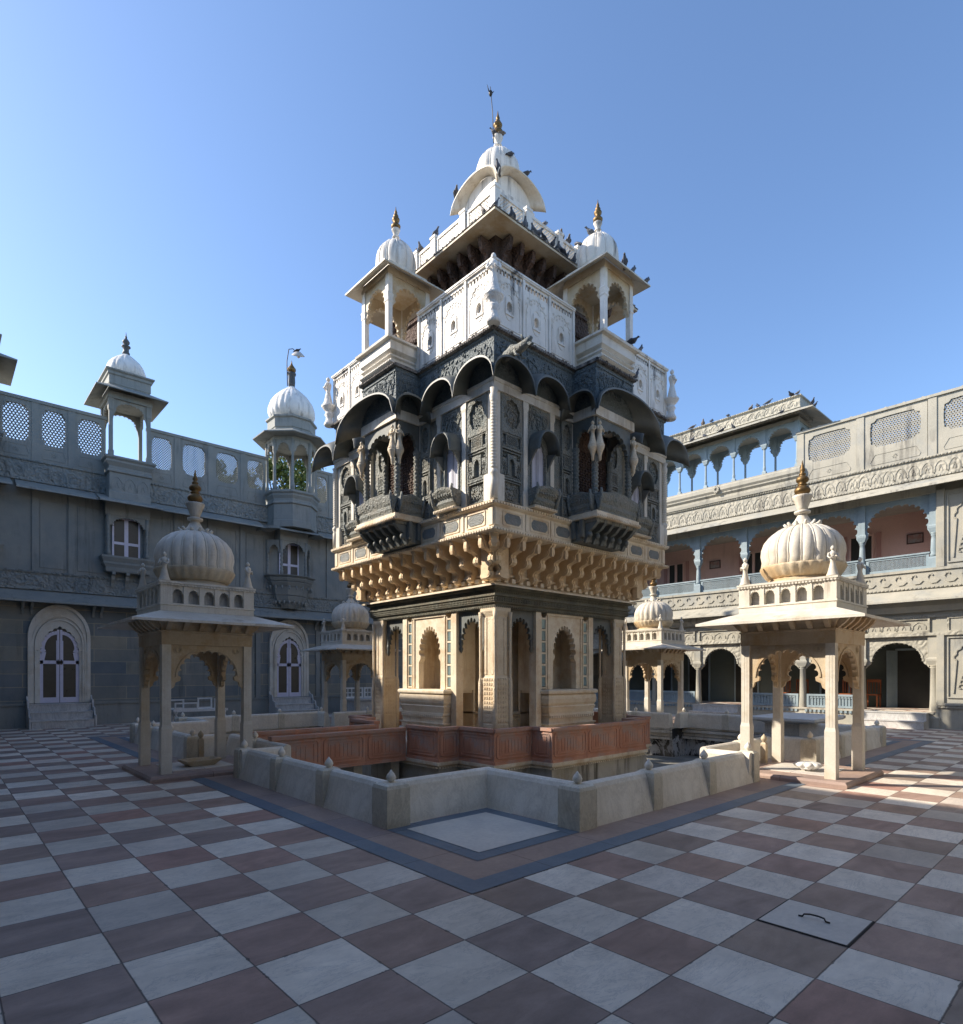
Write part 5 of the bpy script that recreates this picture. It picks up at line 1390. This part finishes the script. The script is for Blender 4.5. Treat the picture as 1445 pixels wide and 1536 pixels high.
mb = MB().box(-14.55,-.8,.0,2.4,0,.5).box(-14.5,-.85,-.03,0,.44,.5).box(U0,U1,-.07,0,0,.02); ob('plinth', mb, m_east, Ew)
mb = MB().box(-14.55,-.8,-.02,2.35,.5,.506); ob('arcade_floor', mb, m_floor, Ew)
# doors and niches seen inside the arcades
def dark_door(par, u, z0, z1, hw, y, fm, leaf=0):
    f = MB(); f.box(u-hw-.06,u-hw,y-.06,y,z0,z1+.07); f.box(u+hw,u+hw+.06,y-.06,y,z0,z1+.07); f.box(u-hw,u+hw,y-.06,y,z1,z1+.07)
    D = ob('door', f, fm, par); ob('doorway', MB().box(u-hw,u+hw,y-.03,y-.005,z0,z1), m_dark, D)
    if leaf: ob('door_leaf', MB().box(-.03,.0,-.45,0,z0,z1), fm, D, (u-hw,y-.02,0), -.5)
dark_door(Ew, -1.85, .506, 2.5, .46, 2.30, m_bluepost, 1)
for u in (-4.3,-7.6,-9.7,-11.5): dark_door(Ew, u, .506, 2.5, .45, 2.30, m_bluepost)
for u in (-3.42,-7.3,-10.8,-13.6):
    dark_door(Ew, u, 4.93, 6.66, .33, 2.30, m_pink)
    ob('door_mullion', MB().box(u-.05,u+.05,2.22,2.27,4.93,6.66), m_pink, Ew)
    for q in (-.55,.54): ob('door_pilaster', MB().box(u+q-.07,u+q+.07,2.26,2.30,4.93,6.75), m_rose, Ew)
# arcade columns, ground
def ecol(u, z0, z1, zc, m, r=.11):
    b = MB().loft([(r*1.5,r*1.5,z0),(r*1.5,r*1.5,z0+.32),(r*1.25,r*1.25,z0+.36)], u, .14)
    b.lathe([(r*1.15,z0+.36),(r*1.25,z0+.44),(r*1.0,z0+.5),(r*1.12,z0+.56),(r*.95,z0+.9),(r*.8,zc-.1),(r*1.1,zc-.07),(r*.8,zc-.03),(r*1.3,zc)], u, .14, 16, 12, .08)
    b.loft([(r*1.0,r*1.0,zc),(r*1.55,r*1.4,zc+.14),(r*1.55,r*1.4,zc+.2),(r*1.2,r*1.2,zc+.24),(r*1.2,r*1.2,z1)], u, .14)
    return b
for u in cu:
    ob('arcade_column', ecol(u,.0,2.9,1.95,m_east,.115), m_bluepost if 0 else m_east, Ew)
    ob('verandah_column', ecol(u,4.94,7.3,6.05,m_bluepost,.085), m_bluepost, Ew)
for a, b_ in zip(cu, cu[1:]):
    w = (b_-a)/2
    b = MB().arch(a+.12,b_-.12,2.08,2.87,w-.26,.62,.08,.20,15,.09)
    for s, e in ((1,a+.12),(-1,b_-.12)):
        b.slaby([(e,2.08),(e+s*.15,2.08),(e+s*.12,2.0),(e+s*.05,1.95),(e,1.88)][::-s], .08, .20)
    pts = [((a+b_)/2+(w-.27)*cos(pi*i/24), 2.08+.62*sin(pi*i/24)) for i in range(25)]
    b.path(pts, .045, .06, .1)
    ob('arcade_arch', b, m_eastcarve, Ew)
    b = MB().arch(a+.08,b_-.08,6.30,7.28,w-.13,.80,.10,.18,13,.09,pw=.82)
    for s, e in ((1,a+.08),(-1,b_-.08)): b.slaby([(e,6.30),(e+s*.09,6.30),(e+s*.08,6.16),(e+s*.04,6.10),(e,6.0)][::-s], .10, .18)
    ob('verandah_arch', b, m_bluepost, Ew)
    # railing upstairs
    b = MB(); frame_rect(b, a+.12,b_-.12,4.96,5.44,.075,.10,.16); b.lattice(a+.18,b_-.18,5.02,5.38,.07,.022,.115,.14); b.box(a+.1,b_-.1,.07,.19,5.42,5.47)
    ob('verandah_railing', b, m_bluepost, Ew)
    if round(a,2) not in (-2.81,-8.6):
        b = MB(); frame_rect(b, a+.14,b_-.14,.52,.98,.07,.09,.19)
        n = 14
        for i in range(n):
            c_ = a+.25+(b_-a-.5)*(i+.5)/n; b.arch(c_-.05,c_+.05,.80,.92,.035,.05,.11,.16,0,n=6); b.box(c_-.06,c_-.042,.11,.16,.59,.92); b.box(c_+.042,c_+.06,.11,.16,.59,.92)
        b.box(a+.14,b_-.14,.125,.15,.56,.94); b.dentils(a+.1,b_-.1,.36,.44,-.05,0,.14)
        ob('arcade_railing', b, m_bluepost, Ew)
mb = MB()
for a, b_ in list(zip(cu, cu[1:]))+[(-.60,.9),(1.2,2.7),(3.,4.5)]: frame_rect(mb, a+.08,b_-.08,2.95,3.42,.05,-.035,.02); scallop_row(mb, a+.15,b_-.15,3.02,3.36,.018,.4)
mb.box(U0,U1,-.06,.02,2.86,2.95); mb.box(U0,U1,-.04,.02,3.42,3.5)
ob('panel_band', mb, m_eastcarve, Ew)
mb = MB().slabx(CH1, U0, U1); mb.slabx([(0.02,3.6),(-.1,3.6),(-.2,3.78),(-.2,3.95),(.02,3.95)][::-1], U0, U1); ob('lower_eave', mb, m_east, Ew)
mb = MB().box(U0,U1,-.04,.02,4.33,4.88).box(U0,U1,-.09,.02,4.86,4.94).box(U0,U1,-.08,.02,4.32,4.38); mb.dentils(U0,U1,4.34,4.37,-.10,-.08,.11); swan_row(mb, -15,4,4.60,-.04,.42)
ob('swan_frieze', mb, m_east, Ew)
mb = MB().slabx(CH2, U0, U1); ob('upper_eave', mb, m_east, Ew)
mb = MB().box(U0,U1,-.06,.02,7.72,8.33).box(U0,U1,-.11,.02,8.33,8.39).box(U0,U1,-.10,.02,7.71,7.77); mb.dentils(U0,U1,8.345,8.375,-.13,-.11,.09); mb.dentils(U0,U1,7.72,7.76,-.12,-.1,.09)
scallop_row(mb, U0, U1, 7.80, 8.30, -.06, .34); ob('upper_frieze', mb, m_eastcarve, Ew)
# relief panels on the solid ends
def relief(u0, u1, z0, z1):
    b = MB(); uc = (u0+u1)/2; w = (u1-u0)/2
    frame_rect(b, u0,u1,z0,z1,.035,-.04,0)
    pts = []
    for i in range(49):
        t = pi*i/48; g = (9*i/48) % 1; q = 1-.12+.12*math.sqrt(max(0,1-(2*g-1)**2)); pts.append((uc+w*.8*cos(t)*q, z0+(z1-z0)*.62+(z1-z0)*.3*sin(t)*q))
    b.path([(uc+w*.8,z0+.15)]+pts+[(uc-w*.8,z0+.15)], .035, -.035, 0)
    r_ = random.Random(int(abs(u0)*10)+int(z0)); 
    b.path([(uc,z0+.2),(uc+.03,z0+.6),(uc-.03,z0+1.0),(uc,z0+(z1-z0)*.8)], .04, -.04, 0)
    for i in range(18):
        zz = z0+.35+i*(z1-z0)*.036; s = 1 if i % 2 else -1; L = w*.62*(1-i/26)
        p = [(uc,zz),(uc+s*L*.5,zz+.10),(uc+s*L,zz+.05),(uc+s*L*1.05,zz-.04),(uc+s*L*.9,zz-.06)]; b.path(p, .028, -.035, 0)
        b.lathe([(0.001,0),(.05,.0),(.04,.02),(.001,.03)], n=7); st = len(b.v)-28
        for j in range(st,len(b.v)): x,y,z = b.v[j]; b.v[j] = (uc+s*L*.7+x, -.005-z*1.2, zz+.03+y)
    b.lathe([(.001,0)],n=3) if 0 else None
    for i in range(6): b.bar((uc-.2+.02*i,z0+.1+.03*i),(uc+.2-.02*i,z0+.1+.03*i),.02,-.03,0)
    return b
for u0 in (-.52,1.3,3.1):
    ob('relief_panel', relief(u0,u0+1.5,.95,2.8), m_eastcarve if 0 else m_east, Ew)
    ob('relief_panel', relief(u0,u0+1.5,5.05,7.15), m_east, Ew)
for u in (-.68,1.14,2.95,4.75): ob('pilaster', MB().box(u-.09,u+.09,-.06,0,.8,2.86), m_east, Ew); ob('pilaster', MB().box(u-.09,u+.09,-.06,0,4.95,7.3), m_east, Ew)
mb = MB(); mb.box(-.78,U1,-.08,0,.72,.80); mb.box(-.78,U1,-.05,0,.64,.70); mb.dentils(-.78,U1,.655,.695,-.065,-.05,.12)
ob('dado_moulding', mb, m_east, Ew)
# pierced roof screens
for (u0,u1) in ((-4.58,-2.93),(-2.70,-1.0),(-.77,.95),(1.18,2.9),(3.15,4.9),(-12.35,-10.75),(-14.4,-12.6)):
    jali_panel(u0,u1,(u1-u0)/2*.80,m_east,Ew,z1=10.16,zb=9.05,zt=9.98,hexa=True)
mb = MB()
for u in (-4.66,-2.81,-.87,1.07,3.03,5.0,-12.47,-14.5): mb.box(u-.11,u+.11,-.10,.05,8.39,10.16)
mb.box(-4.8,U1,-.13,.06,10.16,10.24); mb.box(U0,-10.6,-.13,.06,10.16,10.24); mb.dentils(-4.8,U1,10.24,10.27,-.1,0,.5,.12)
ob('screen_posts', mb, m_east, Ew)
# colonnaded roof gallery
mb = MB()
mb.slabx([(.3,8.39),(-.16,8.39),(-.18,8.50),(-.12,8.52),(-.12,8.60),(-.20,8.68),(-.20,8.72),(-.26,8.80),(-.26,8.93),(-.22,8.98),(-.22,9.02),(.3,9.02)][::-1], -10.72, -4.62)
ga = ob('roof_gallery', mb, m_east, Ew)
b = MB()
for i in range(10):
    t = 2*pi*i/10; b.bar((-7.67+.05*cos(t),8.84+.05*sin(t)),(-7.67+.13*cos(t),8.84+.13*sin(t)),.05,-.30,-.25)
ob('rosette', b, m_east, ga)
gc = [-10.54,-9.35,-8.22,-7.09,-5.94,-4.80]
for y in (0.,1.0):
    for u in gc:
        b = MB().loft([(.07,.07,9.02),(.07,.07,9.14),(.05,.05,9.18)], u, y); b.lathe([(.05,9.18),(.06,9.3),(.045,9.35),(.04,9.95),(.07,10.0)], u, y, 8, smooth=False); b.loft([(.06,.06,10.0),(.11,.09,10.12),(.11,.09,10.18),(.07,.07,10.2),(.07,.07,10.8)], u, y)
        ob('gallery_column', b, m_bluepost, ga)
    for a, b_ in zip(gc, gc[1:]):
        b = MB().arch(a+.07,b_-.07,10.22,10.72,(b_-a)/2-.15,.38,y-.04,y+.04,11,.13)
        for s, e in ((1,a+.07),(-1,b_-.07)): b.slaby([(e,10.22),(e+s*.10,10.22),(e+s*.09,10.13),(e+s*.03,10.08),(e,9.98)][::-s], y-.04,y+.04)
        ob('gallery_arch', b, m_bluepost, ga)
for u in (-10.54,-4.80):
    b = MB().arch(-.43,.43,10.22,10.72,.36,.38,-.04,.04,9,.13); ob('gallery_arch', MB().join(b, u, .5, 0, pi/2), m_bluepost, ga)
b = MB().loft([(2.95,.58,10.70),(2.95,.58,10.82)], -7.67, .5); b._eave(2.98,.62,11.08,3.62,1.22,10.80,.04,-7.67,.5); ob('gallery_eave', b, m_east, ga)
b = MB().loft([(3.0,.64,10.95),(3.0,.64,11.08),(3.05,.68,11.10),(3.02,.66,11.13),(3.02,.66,11.46),(3.07,.72,11.49),(3.07,.72,11.53)], -7.67, .5)
scallop_row(b, -10.6,-4.74,11.15,11.44,-.16,.28); b.dentils(-10.7,-4.65,11.495,11.525,-.24,-.21,.09)
for q in (-1,1): pass
ob('gallery_parapet', b, m_eastcarve, ga)
steps((EX-.04,1.84,0), 1.75, .48, 2, 'pale marble steps at the dark doorway on the right', -pi/2, .34, False)
steps((EX-.04,M,0), 1.8, .48, 2, 'pale marble steps under the middle arch of the arcaded wing', -pi/2, .34, False)
# pictures on the pink wall
for i, (u, z, lab) in enumerate(((-1.8,6.35,'framed reddish landscape print on the pink verandah wall at far right'),(-8.97,6.42,'small dark framed picture on the pink verandah wall near the tower'))):
    P_ = thing('wall_picture', lab, 'picture', (EX+2.29,-u,z), -pi/2, 'framed pictures on the pink wall')
    b = MB(); frame_rect(b, -.24,.24,-.17,.17,.03,-.03,0); ob('frame', b, m_frame, P_); ob('print', MB().box(-.21,.21,-.012,-.002,-.14,.14), stone('faded print', (.30,.10,.07), (.30,.33,.30), 4.), P_)
# chairs in the arcade
def chair():
    c = thing('wooden_chair', 'x', 'chair', (0,0,0), 0, 'orange brown chairs in the ground floor arcade')
    ob('seat', MB().box(-.22,.22,-.22,.22,.42,.47), m_wood, c)
    for sx in (-1,1):
        for sy in (-1,1): ob('leg', MB().loft([(.018,.018,0),(.024,.024,.42)], sx*.19, sy*.19), m_wood, c)
    b = MB()
    for sx in (-1,1): b.box(sx*.20-.02,sx*.20+.02,.18,.22,.47,.98)
    b.box(-.2,.2,.185,.215,.88,.98)
    for i in range(4): b.box(-.13+i*.085-.012,-.13+i*.085+.012,.19,.21,.5,.9)
    ob('backrest', b, m_wood, c); return c
ch = chair(); ch.location = (EX+1.8,2.95,.506); ch.rotation_euler = (0,0,-pi/2); ch['label'] = 'orange wooden chair in the doorway bay at right, beside the dark door'
for y, lab in ((3.7,'orange wooden chair behind the railing, right of the fluted arcade column'),(5.3,'orange wooden chair behind the railing, left of the fluted arcade column'),(5.95,'second orange wooden chair left of the fluted arcade column')):
    c = copy_tree(ch, (EX+1.7,y,.506), -pi/2); c['label'] = lab

# ------------------------------------------------------------------ wings beside and behind the camera
def plain_wing(name, label, loc, rz, u0, u1):
    W_ = thing(name, label, 'building', loc, rz)
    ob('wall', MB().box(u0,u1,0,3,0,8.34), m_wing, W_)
    ob('plinth', MB().box(u0,u1,-.07,0,0,.68).box(u0,u1,-.1,0,.68,.74), m_wingplain, W_)
    ob('lower_eave', MB().slabx(CH1,u0,u1), m_wingplain, W_); ob('upper_eave', MB().slabx(CH2,u0,u1), m_wingplain, W_)
    mb = MB().box(u0,u1,-.05,0,4.34,4.88).box(u0,u1,-.06,0,7.74,8.33); scallop_row(mb,u0,u1,7.8,8.3,-.06,.5); ob('frieze', mb, m_wingcarve, W_)
    mb = MB().box(u0,u1,-.1,.06,10.2,10.3)
    n = int((u1-u0)/1.25); d = (u1-u0)/n
    for i in range(n+1): mb.box(u0+i*d-.1,u0+i*d+.1,-.09,.05,8.34,10.2)
    ob('screen_posts', mb, m_wingplain, W_)
    me = None
    for i in range(n):
        if me is None: o = jali_panel(-d/2+.1,d/2-.1,(d/2-.1)*.8,m_wingplain,W_); me = o.data; o.location = (u0+(i+.5)*d,0,0)
        else: ob('jali_panel', me, m_wingplain, W_, (u0+(i+.5)*d,0,0))
    for u in (u0+(u1-u0)*.2, u0+(u1-u0)*.5, u0+(u1-u0)*.8): win_bay(W_, u, m_wingplain); arched_door(W_, u)
    return W_
plain_wing('palace_wing', 'blue grey palace wing closing the courtyard on the left of the camera', (WX,0,0), pi/2, SY-1, NY+.0)
plain_wing('palace_wing', 'blue grey palace wing closing the courtyard behind the camera', (0,SY,0), pi, -EX, -WX+.0)

# ------------------------------------------------------------------ courtyard furniture
bn = thing('marble_bench', 'white marble bench with turned legs and open back panels against the shaded wing', 'bench', (3.9,18.9,0))
ob('seat', MB().box(-.9,.9,-.28,.28,.38,.46), m_domewhite, bn)
lp = [(.07,0),(.07,.04),(.04,.07),(.06,.14),(.065,.2),(.035,.28),(.06,.33),(.06,.38)]
for sx in (-1,1):
    for sy in (-1,1): ob('leg', MB().lathe(lp, sx*.8, sy*.2, 12), m_domewhite, bn)
for u0,u1,z,y in ((-.9,-.42,.80,.24),(.02,.52,.84,.24),(.60,.9,.80,.24),(-.86,-.1,.70,-.24)):
    b = MB(); frame_rect(b,u0,u1,.46,z,.05,y-.025,y+.025); ob('back_panel' if y > 0 else 'arm_panel', b, m_domewhite, bn)
ds = thing('marble_dais', 'raised white marble seat with a pierced balustrade, seen behind the tower pillars', 'seat', (11.0,18.4,0))
ob('base', MB().loft([(1.5,.6,0),(1.5,.6,.12),(1.4,.5,.16),(1.4,.5,.55),(1.5,.6,.62),(1.5,.6,.68)]), m_steps, ds)
b = MB()
for (u0,u1) in ((-1.4,-.5),(-.45,.45),(.5,1.4)):
    frame_rect(b,u0,u1,.68,1.12,.06,.45,.5); n = 5
    for i in range(1,n): b.box(u0+(u1-u0)*i/n-.02,u0+(u1-u0)*i/n+.02,.46,.49,.74,1.06)
    b.box(u0,u1,.46,.49,.88,.92)
ob('balustrade', b, m_domewhite, ds)
tk = thing('marble_table', 'low white marble table behind the right pavilion with a wide moulded top', 'table', (13.9,2.7,0))
ob('pedestal', MB().loft([(1.0,.62,0),(1.0,.62,.08),(.85,.5,.12),(.85,.5,.40),(.95,.6,.46)]), m_steps, tk); ob('tabletop', MB().loft([(1.1,.75,.46),(1.15,.8,.50),(1.15,.8,.56),(1.1,.76,.58)]), m_domewhite, tk)
# ------------------------------------------------------------------ street style lamp on the octagonal kiosk
lm = thing('dome_lamp', 'grey hooded lamp on a thin bent pole above the ribbed white dome', 'lamp', (7.72,NY-.30,13.3))
ob('pole', MB().tube([(-.18,0,0),(-.2,0,.9),(-.2,0,1.0),(-.12,0,1.5),(.05,0,1.58),(.22,0,1.48)], .018, 6), m_iron, lm)
b = MB().lathe([(.02,.14),(.10,.13),(.20,.05),(.26,.0),(.25,-.02),(.05,.03)], n=20); o = ob('lamp_shade', b, stone('grey enamel', (.4,.38,.36), (.5,.48,.45), 3), lm, (.27,-.02,1.38)); o.rotation_euler = (.5,-.25,0)
ob('bulb', MB().ball((0,0,0),.07,10,8,1,1,1.2), m_domewhite, lm, (.27,-.05,1.34))

# ------------------------------------------------------------------ trees beyond the roof
def tree(x, y, h, r, seed, label):
    rn = random.Random(seed)
    Tt = thing('tree', label, 'tree', (x,y,-1.6), 0, 'trees beyond the shaded wing')
    b = MB(); hh = h+1.6
    b.tube([(0,0,0),(.1,.05,hh*.3),(-.05,.1,hh*.55),(.05,0,hh*.72)], [.3,.24,.18,.1], 8)
    tips = []
    for i in range(9):
        t = 2*pi*i/9+rn.uniform(-.3,.3); z0 = hh*rn.uniform(.42,.68); z1 = hh*rn.uniform(.68,.93); q = r*rn.uniform(.4,.8)
        b.tube([(0,0,z0),(q*.5*cos(t),q*.5*sin(t),(z0+z1)/2+.2),(q*cos(t),q*sin(t),z1)], [.1,.06,.02], 6); tips.append((q*cos(t),q*sin(t),z1))
    ob('trunk', b, m_bark, Tt)
    vs = []; fs = []
    cl = [(0,0,hh*.86)]+tips+[(rn.uniform(-r,r)*.6, rn.uniform(-r,r)*.6, hh*rn.uniform(.66,.95)) for _ in range(14)]
    for c in cl:
        cr = r*rn.uniform(.22,.42)
        for _ in range(420):
            d = Vector((rn.gauss(0,1),rn.gauss(0,1),rn.gauss(0,.8))); d.normalize(); d *= cr*rn.uniform(.35,1.1)
            p = Vector(c)+d; a = Vector((rn.uniform(-1,1),rn.uniform(-1,1),rn.uniform(-1,1))).normalized(); q = a.cross(Vector((rn.uniform(-1,1),rn.uniform(-1,1),rn.uniform(-1,1)))).normalized()
            L = rn.uniform(.07,.15); k = len(vs); vs += [p-a*L, p+q*L*.45, p+a*L, p-q*L*.45]; fs.append((k,k+1,k+2,k+3))
    b = MB().add(vs, fs); ob('crown', b, m_leaf, Tt)
tree(10.9,26.6,14.0,2.1,4,'leafy green tree showing through the octagonal roof kiosk')
tree(7.9,26.8,12.9,1.7,9,'leafy green tree showing through the pierced screen left of the octagonal kiosk')
tree(13.9,27.6,13.0,1.5,13,'leafy green tree between the octagonal kiosk and the tower')

# ------------------------------------------------------------------ pigeons
def pigeon():
    mb = MB(); n = 10
    sec = [(-.19,.0,.030,.006),(-.12,.02,.032,.012),(-.06,.055,.045,.038),(0,.085,.055,.055),(.05,.105,.052,.055),(.085,.135,.036,.04),(.10,.165,.024,.027),(.115,.185,.025,.025),(.135,.185,.018,.018),(.15,.178,.006,.006),(.165,.172,.002,.003)]
    vs = []; fs = []
    for y, z, rx, rz in sec:
        for k in range(n): t = 2*pi*k/n; vs.append((rx*cos(t), -y, z+rz*sin(t)))
    for i in range(len(sec)-1):
        for k in range(n): a = i*n+k; b = i*n+(k+1) % n; fs.append((a,a+n,b+n,b))
    fs.append(tuple(range(n))); fs.append(tuple((len(sec)-1)*n+k for k in range(n-1,-1,-1)))
    mb.add(vs, fs, True)
    for s in (-1,1):
        mb.tube([(s*.02,0,.05),(s*.022,-.005,.0),(s*.024,-.03,.001)], [.008,.005,.004], 5)
        mb.tube([(s*.045,-.06,.10),(s*.055,.0,.09),(s*.03,.10,.045),(s*.01,.16,.02)], [.02,.028,.018,.004], 6)
    return mb
PGS = []
for lift, st in ((0.,1.),(.05,.9),(-.03,1.05)):       # alert, upright and crouched pigeons
    b = pigeon()
    b.v = [(x*(1.1 if lift < 0 else 1), y*st*(.8 if lift > 0 and y < -.02 else 1), z+(lift*min(1,max(0,(-y+.02)/.12)) if z > .06 else 0)) for x, y, z in b.v]
    PGS.append(b.mesh('pigeon', m_bird))
PGR = 'pigeons resting on the roofs'
cnt = [0]
def bird(x, y, z, rz, label, sc=1.0, tilt=0.):
    cnt[0] += 1
    sc *= random.uniform(.8, 1.02)
    o = ob('pigeon', random.choice(PGS), m_bird, None, (x,y,z), rz, sc); o.rotation_euler = (random.uniform(-.25,.1),random.uniform(-.08,.08),rz+random.uniform(-.5,.5)); tag(o, label, 'bird', PGR); return o
def face(k, u, d):
    v = -k*pi/2; return (M+u*cos(v)-(-d)*sin(v)*1, M+u*sin(v)+(-d)*cos(v))
FB = [ # face, u, d, z, turn, label
 (1,.37,2.30,11.53,2.0,'pigeon on the left roof railing, the one nearest the front corner'),
 (1,-.18,2.30,11.46,.8,'middle of three pigeons on the left roof railing'),
 (1,-.47,2.30,11.46,1.1,'pigeon on the left roof railing closest to the left kiosk dome'),
 (0,-.79,2.30,11.46,2.6,'pigeon on the right roof railing just below the curved roof'),
 (0,-.24,2.30,11.46,-1.,'left one of two pigeons side by side on the right roof railing'),
 (0,.0,2.30,11.46,-.7,'right one of two pigeons side by side on the right roof railing'),
 (0,.36,2.30,11.56,2.9,'pigeon upright on a railing post beside the right kiosk dome'),
 (0,-1.56,2.44,10.95,-.8,'large looking pigeon on the blackened eave edge below the second railing post'),
 (0,-.20,2.44,10.95,.6,'pigeon at the right end of the main eave beside the kiosk dome'),
 (0,.02,2.45,10.95,-.6,'lowest pigeon on the main eave where it meets the right kiosk roof'),
 (0,-2.40,2.44,10.95,1.2,'pigeon crouching on the very front corner of the main eave'),
 (1,2.1,2.44,10.95,-.5,'small dark pigeon on the left eave edge near the front corner'),
 (1,-.72,.80,13.90,1.,'pigeon on the left slope of the curved roof'),
 (0,.2,.82,14.02,1.3,'pigeon on the right slope of the curved roof'),
 (0,-.80,.82,13.60,-1.3,'pigeon sitting where the two curved roofs meet at the front corner'),
 (1,-.1,.66,12.96,.4,'left pigeon on the ledge under the left curved roof'),
 (1,.18,.66,12.96,-.4,'right pigeon on the ledge under the left curved roof'),
 (0,-.25,.66,12.96,.7,'plump pigeon on the ledge under the right curved roof, left one'),
 (0,.22,.66,12.96,-.6,'pigeon on the ledge under the right curved roof, right one'),
 (0,-.12,3.90,10.10,-.6,'pigeon on the eave edge of the right kiosk, nearest its front corner'),
 (0,.2,3.90,10.10,2.,'pigeon in the middle of the right kiosk eave edge'),
 (0,.70,3.90,10.10,1.7,'pigeon at the right tip of the right kiosk eave'),
 (0,.34,3.76,8.70,.3,'pigeon standing on the balcony rim at the foot of the right kiosk'),
 (0,1.85,3.00,9.38,1.3,'pigeon on the white pierced parapet right of the kiosk'),
 (0,.72,3.62,8.13,1.2,'pigeon on the crusted ledge under the right kiosk box'),
]
for u in (-1.95,-1.32,-1.18,-.98,-.72,-.55,-.4): FB.append((0,u,2.45,10.95,random.uniform(-2,2),'pigeon in the huddled row along the middle of the right main eave'))
for k, u, d, z, tr, lab in FB: x, y = face(k, u, d); bird(x, y, z, tr-k*pi/2, lab)
bird(M+3.13,M-.3,11.07,.4,'pigeon perched beside the far side of the right kiosk finial') if 0 else None
for (x, y, z, r_, lab) in ((M+.13,M-3.20,11.16,2.,'pigeon on the crown of the right kiosk dome, right of its finial'),
    (M-.24,M-3.13,11.08,-2.,'pigeon on the crown of the right kiosk dome, left of its finial'),
    (M-.12,M+.02,15.41,-2.,'left one of two pigeons under the gilded top finial'),(M+.06,M-.11,15.41,1.4,'right one of two pigeons under the gilded top finial'),
    (M-.1,M-.56,14.5,1.,'pigeon clinging to the front of the top dome'),
    (M+3.85,M-.72,10.10,1.5,'pigeon on the eave tip of the far kiosk seen under the right kiosk'),
    (7.97,NY-.28,14.83,.9,'pigeon on top of the hooded lamp')):
    bird(x, y, z, r_, lab)
labs = ['at the near right corner','second from the near corner','third from the near corner','fourth from the near corner','fifth from the near corner','sixth from the near corner','seventh from the near corner','eighth from the near corner','farthest along, next to the tower']
for i, y in enumerate((4.72,4.92,5.73,6.11,6.36,7.24,7.88,8.24,8.69)):
    bird(EX-.19, y, 11.53, (1.2,-2.,.6,2.,-1.,1.8,1.2,-.5,.3)[i], 'pigeon on the parapet of the roof gallery, '+labs[i], 1.0)
for i, y in enumerate((5.1,6.82,7.28,7.95,8.47)):
    bird(EX-.62, y, 10.85, (1.4,-1.8,.4,2.2,-.6)[i], 'pigeon on the sloping gallery eave, '+['nearest the right end','second from the right','third from the right','fourth from the right','nearest the tower'][i], 1.0)
bird(EX-.3,4.12,10.86,.7,'pigeon on the side eave of the roof gallery, upper one',1.0); bird(EX-.65,4.08,10.82,-.5,'pigeon at the outer corner of the gallery eave',1.0)
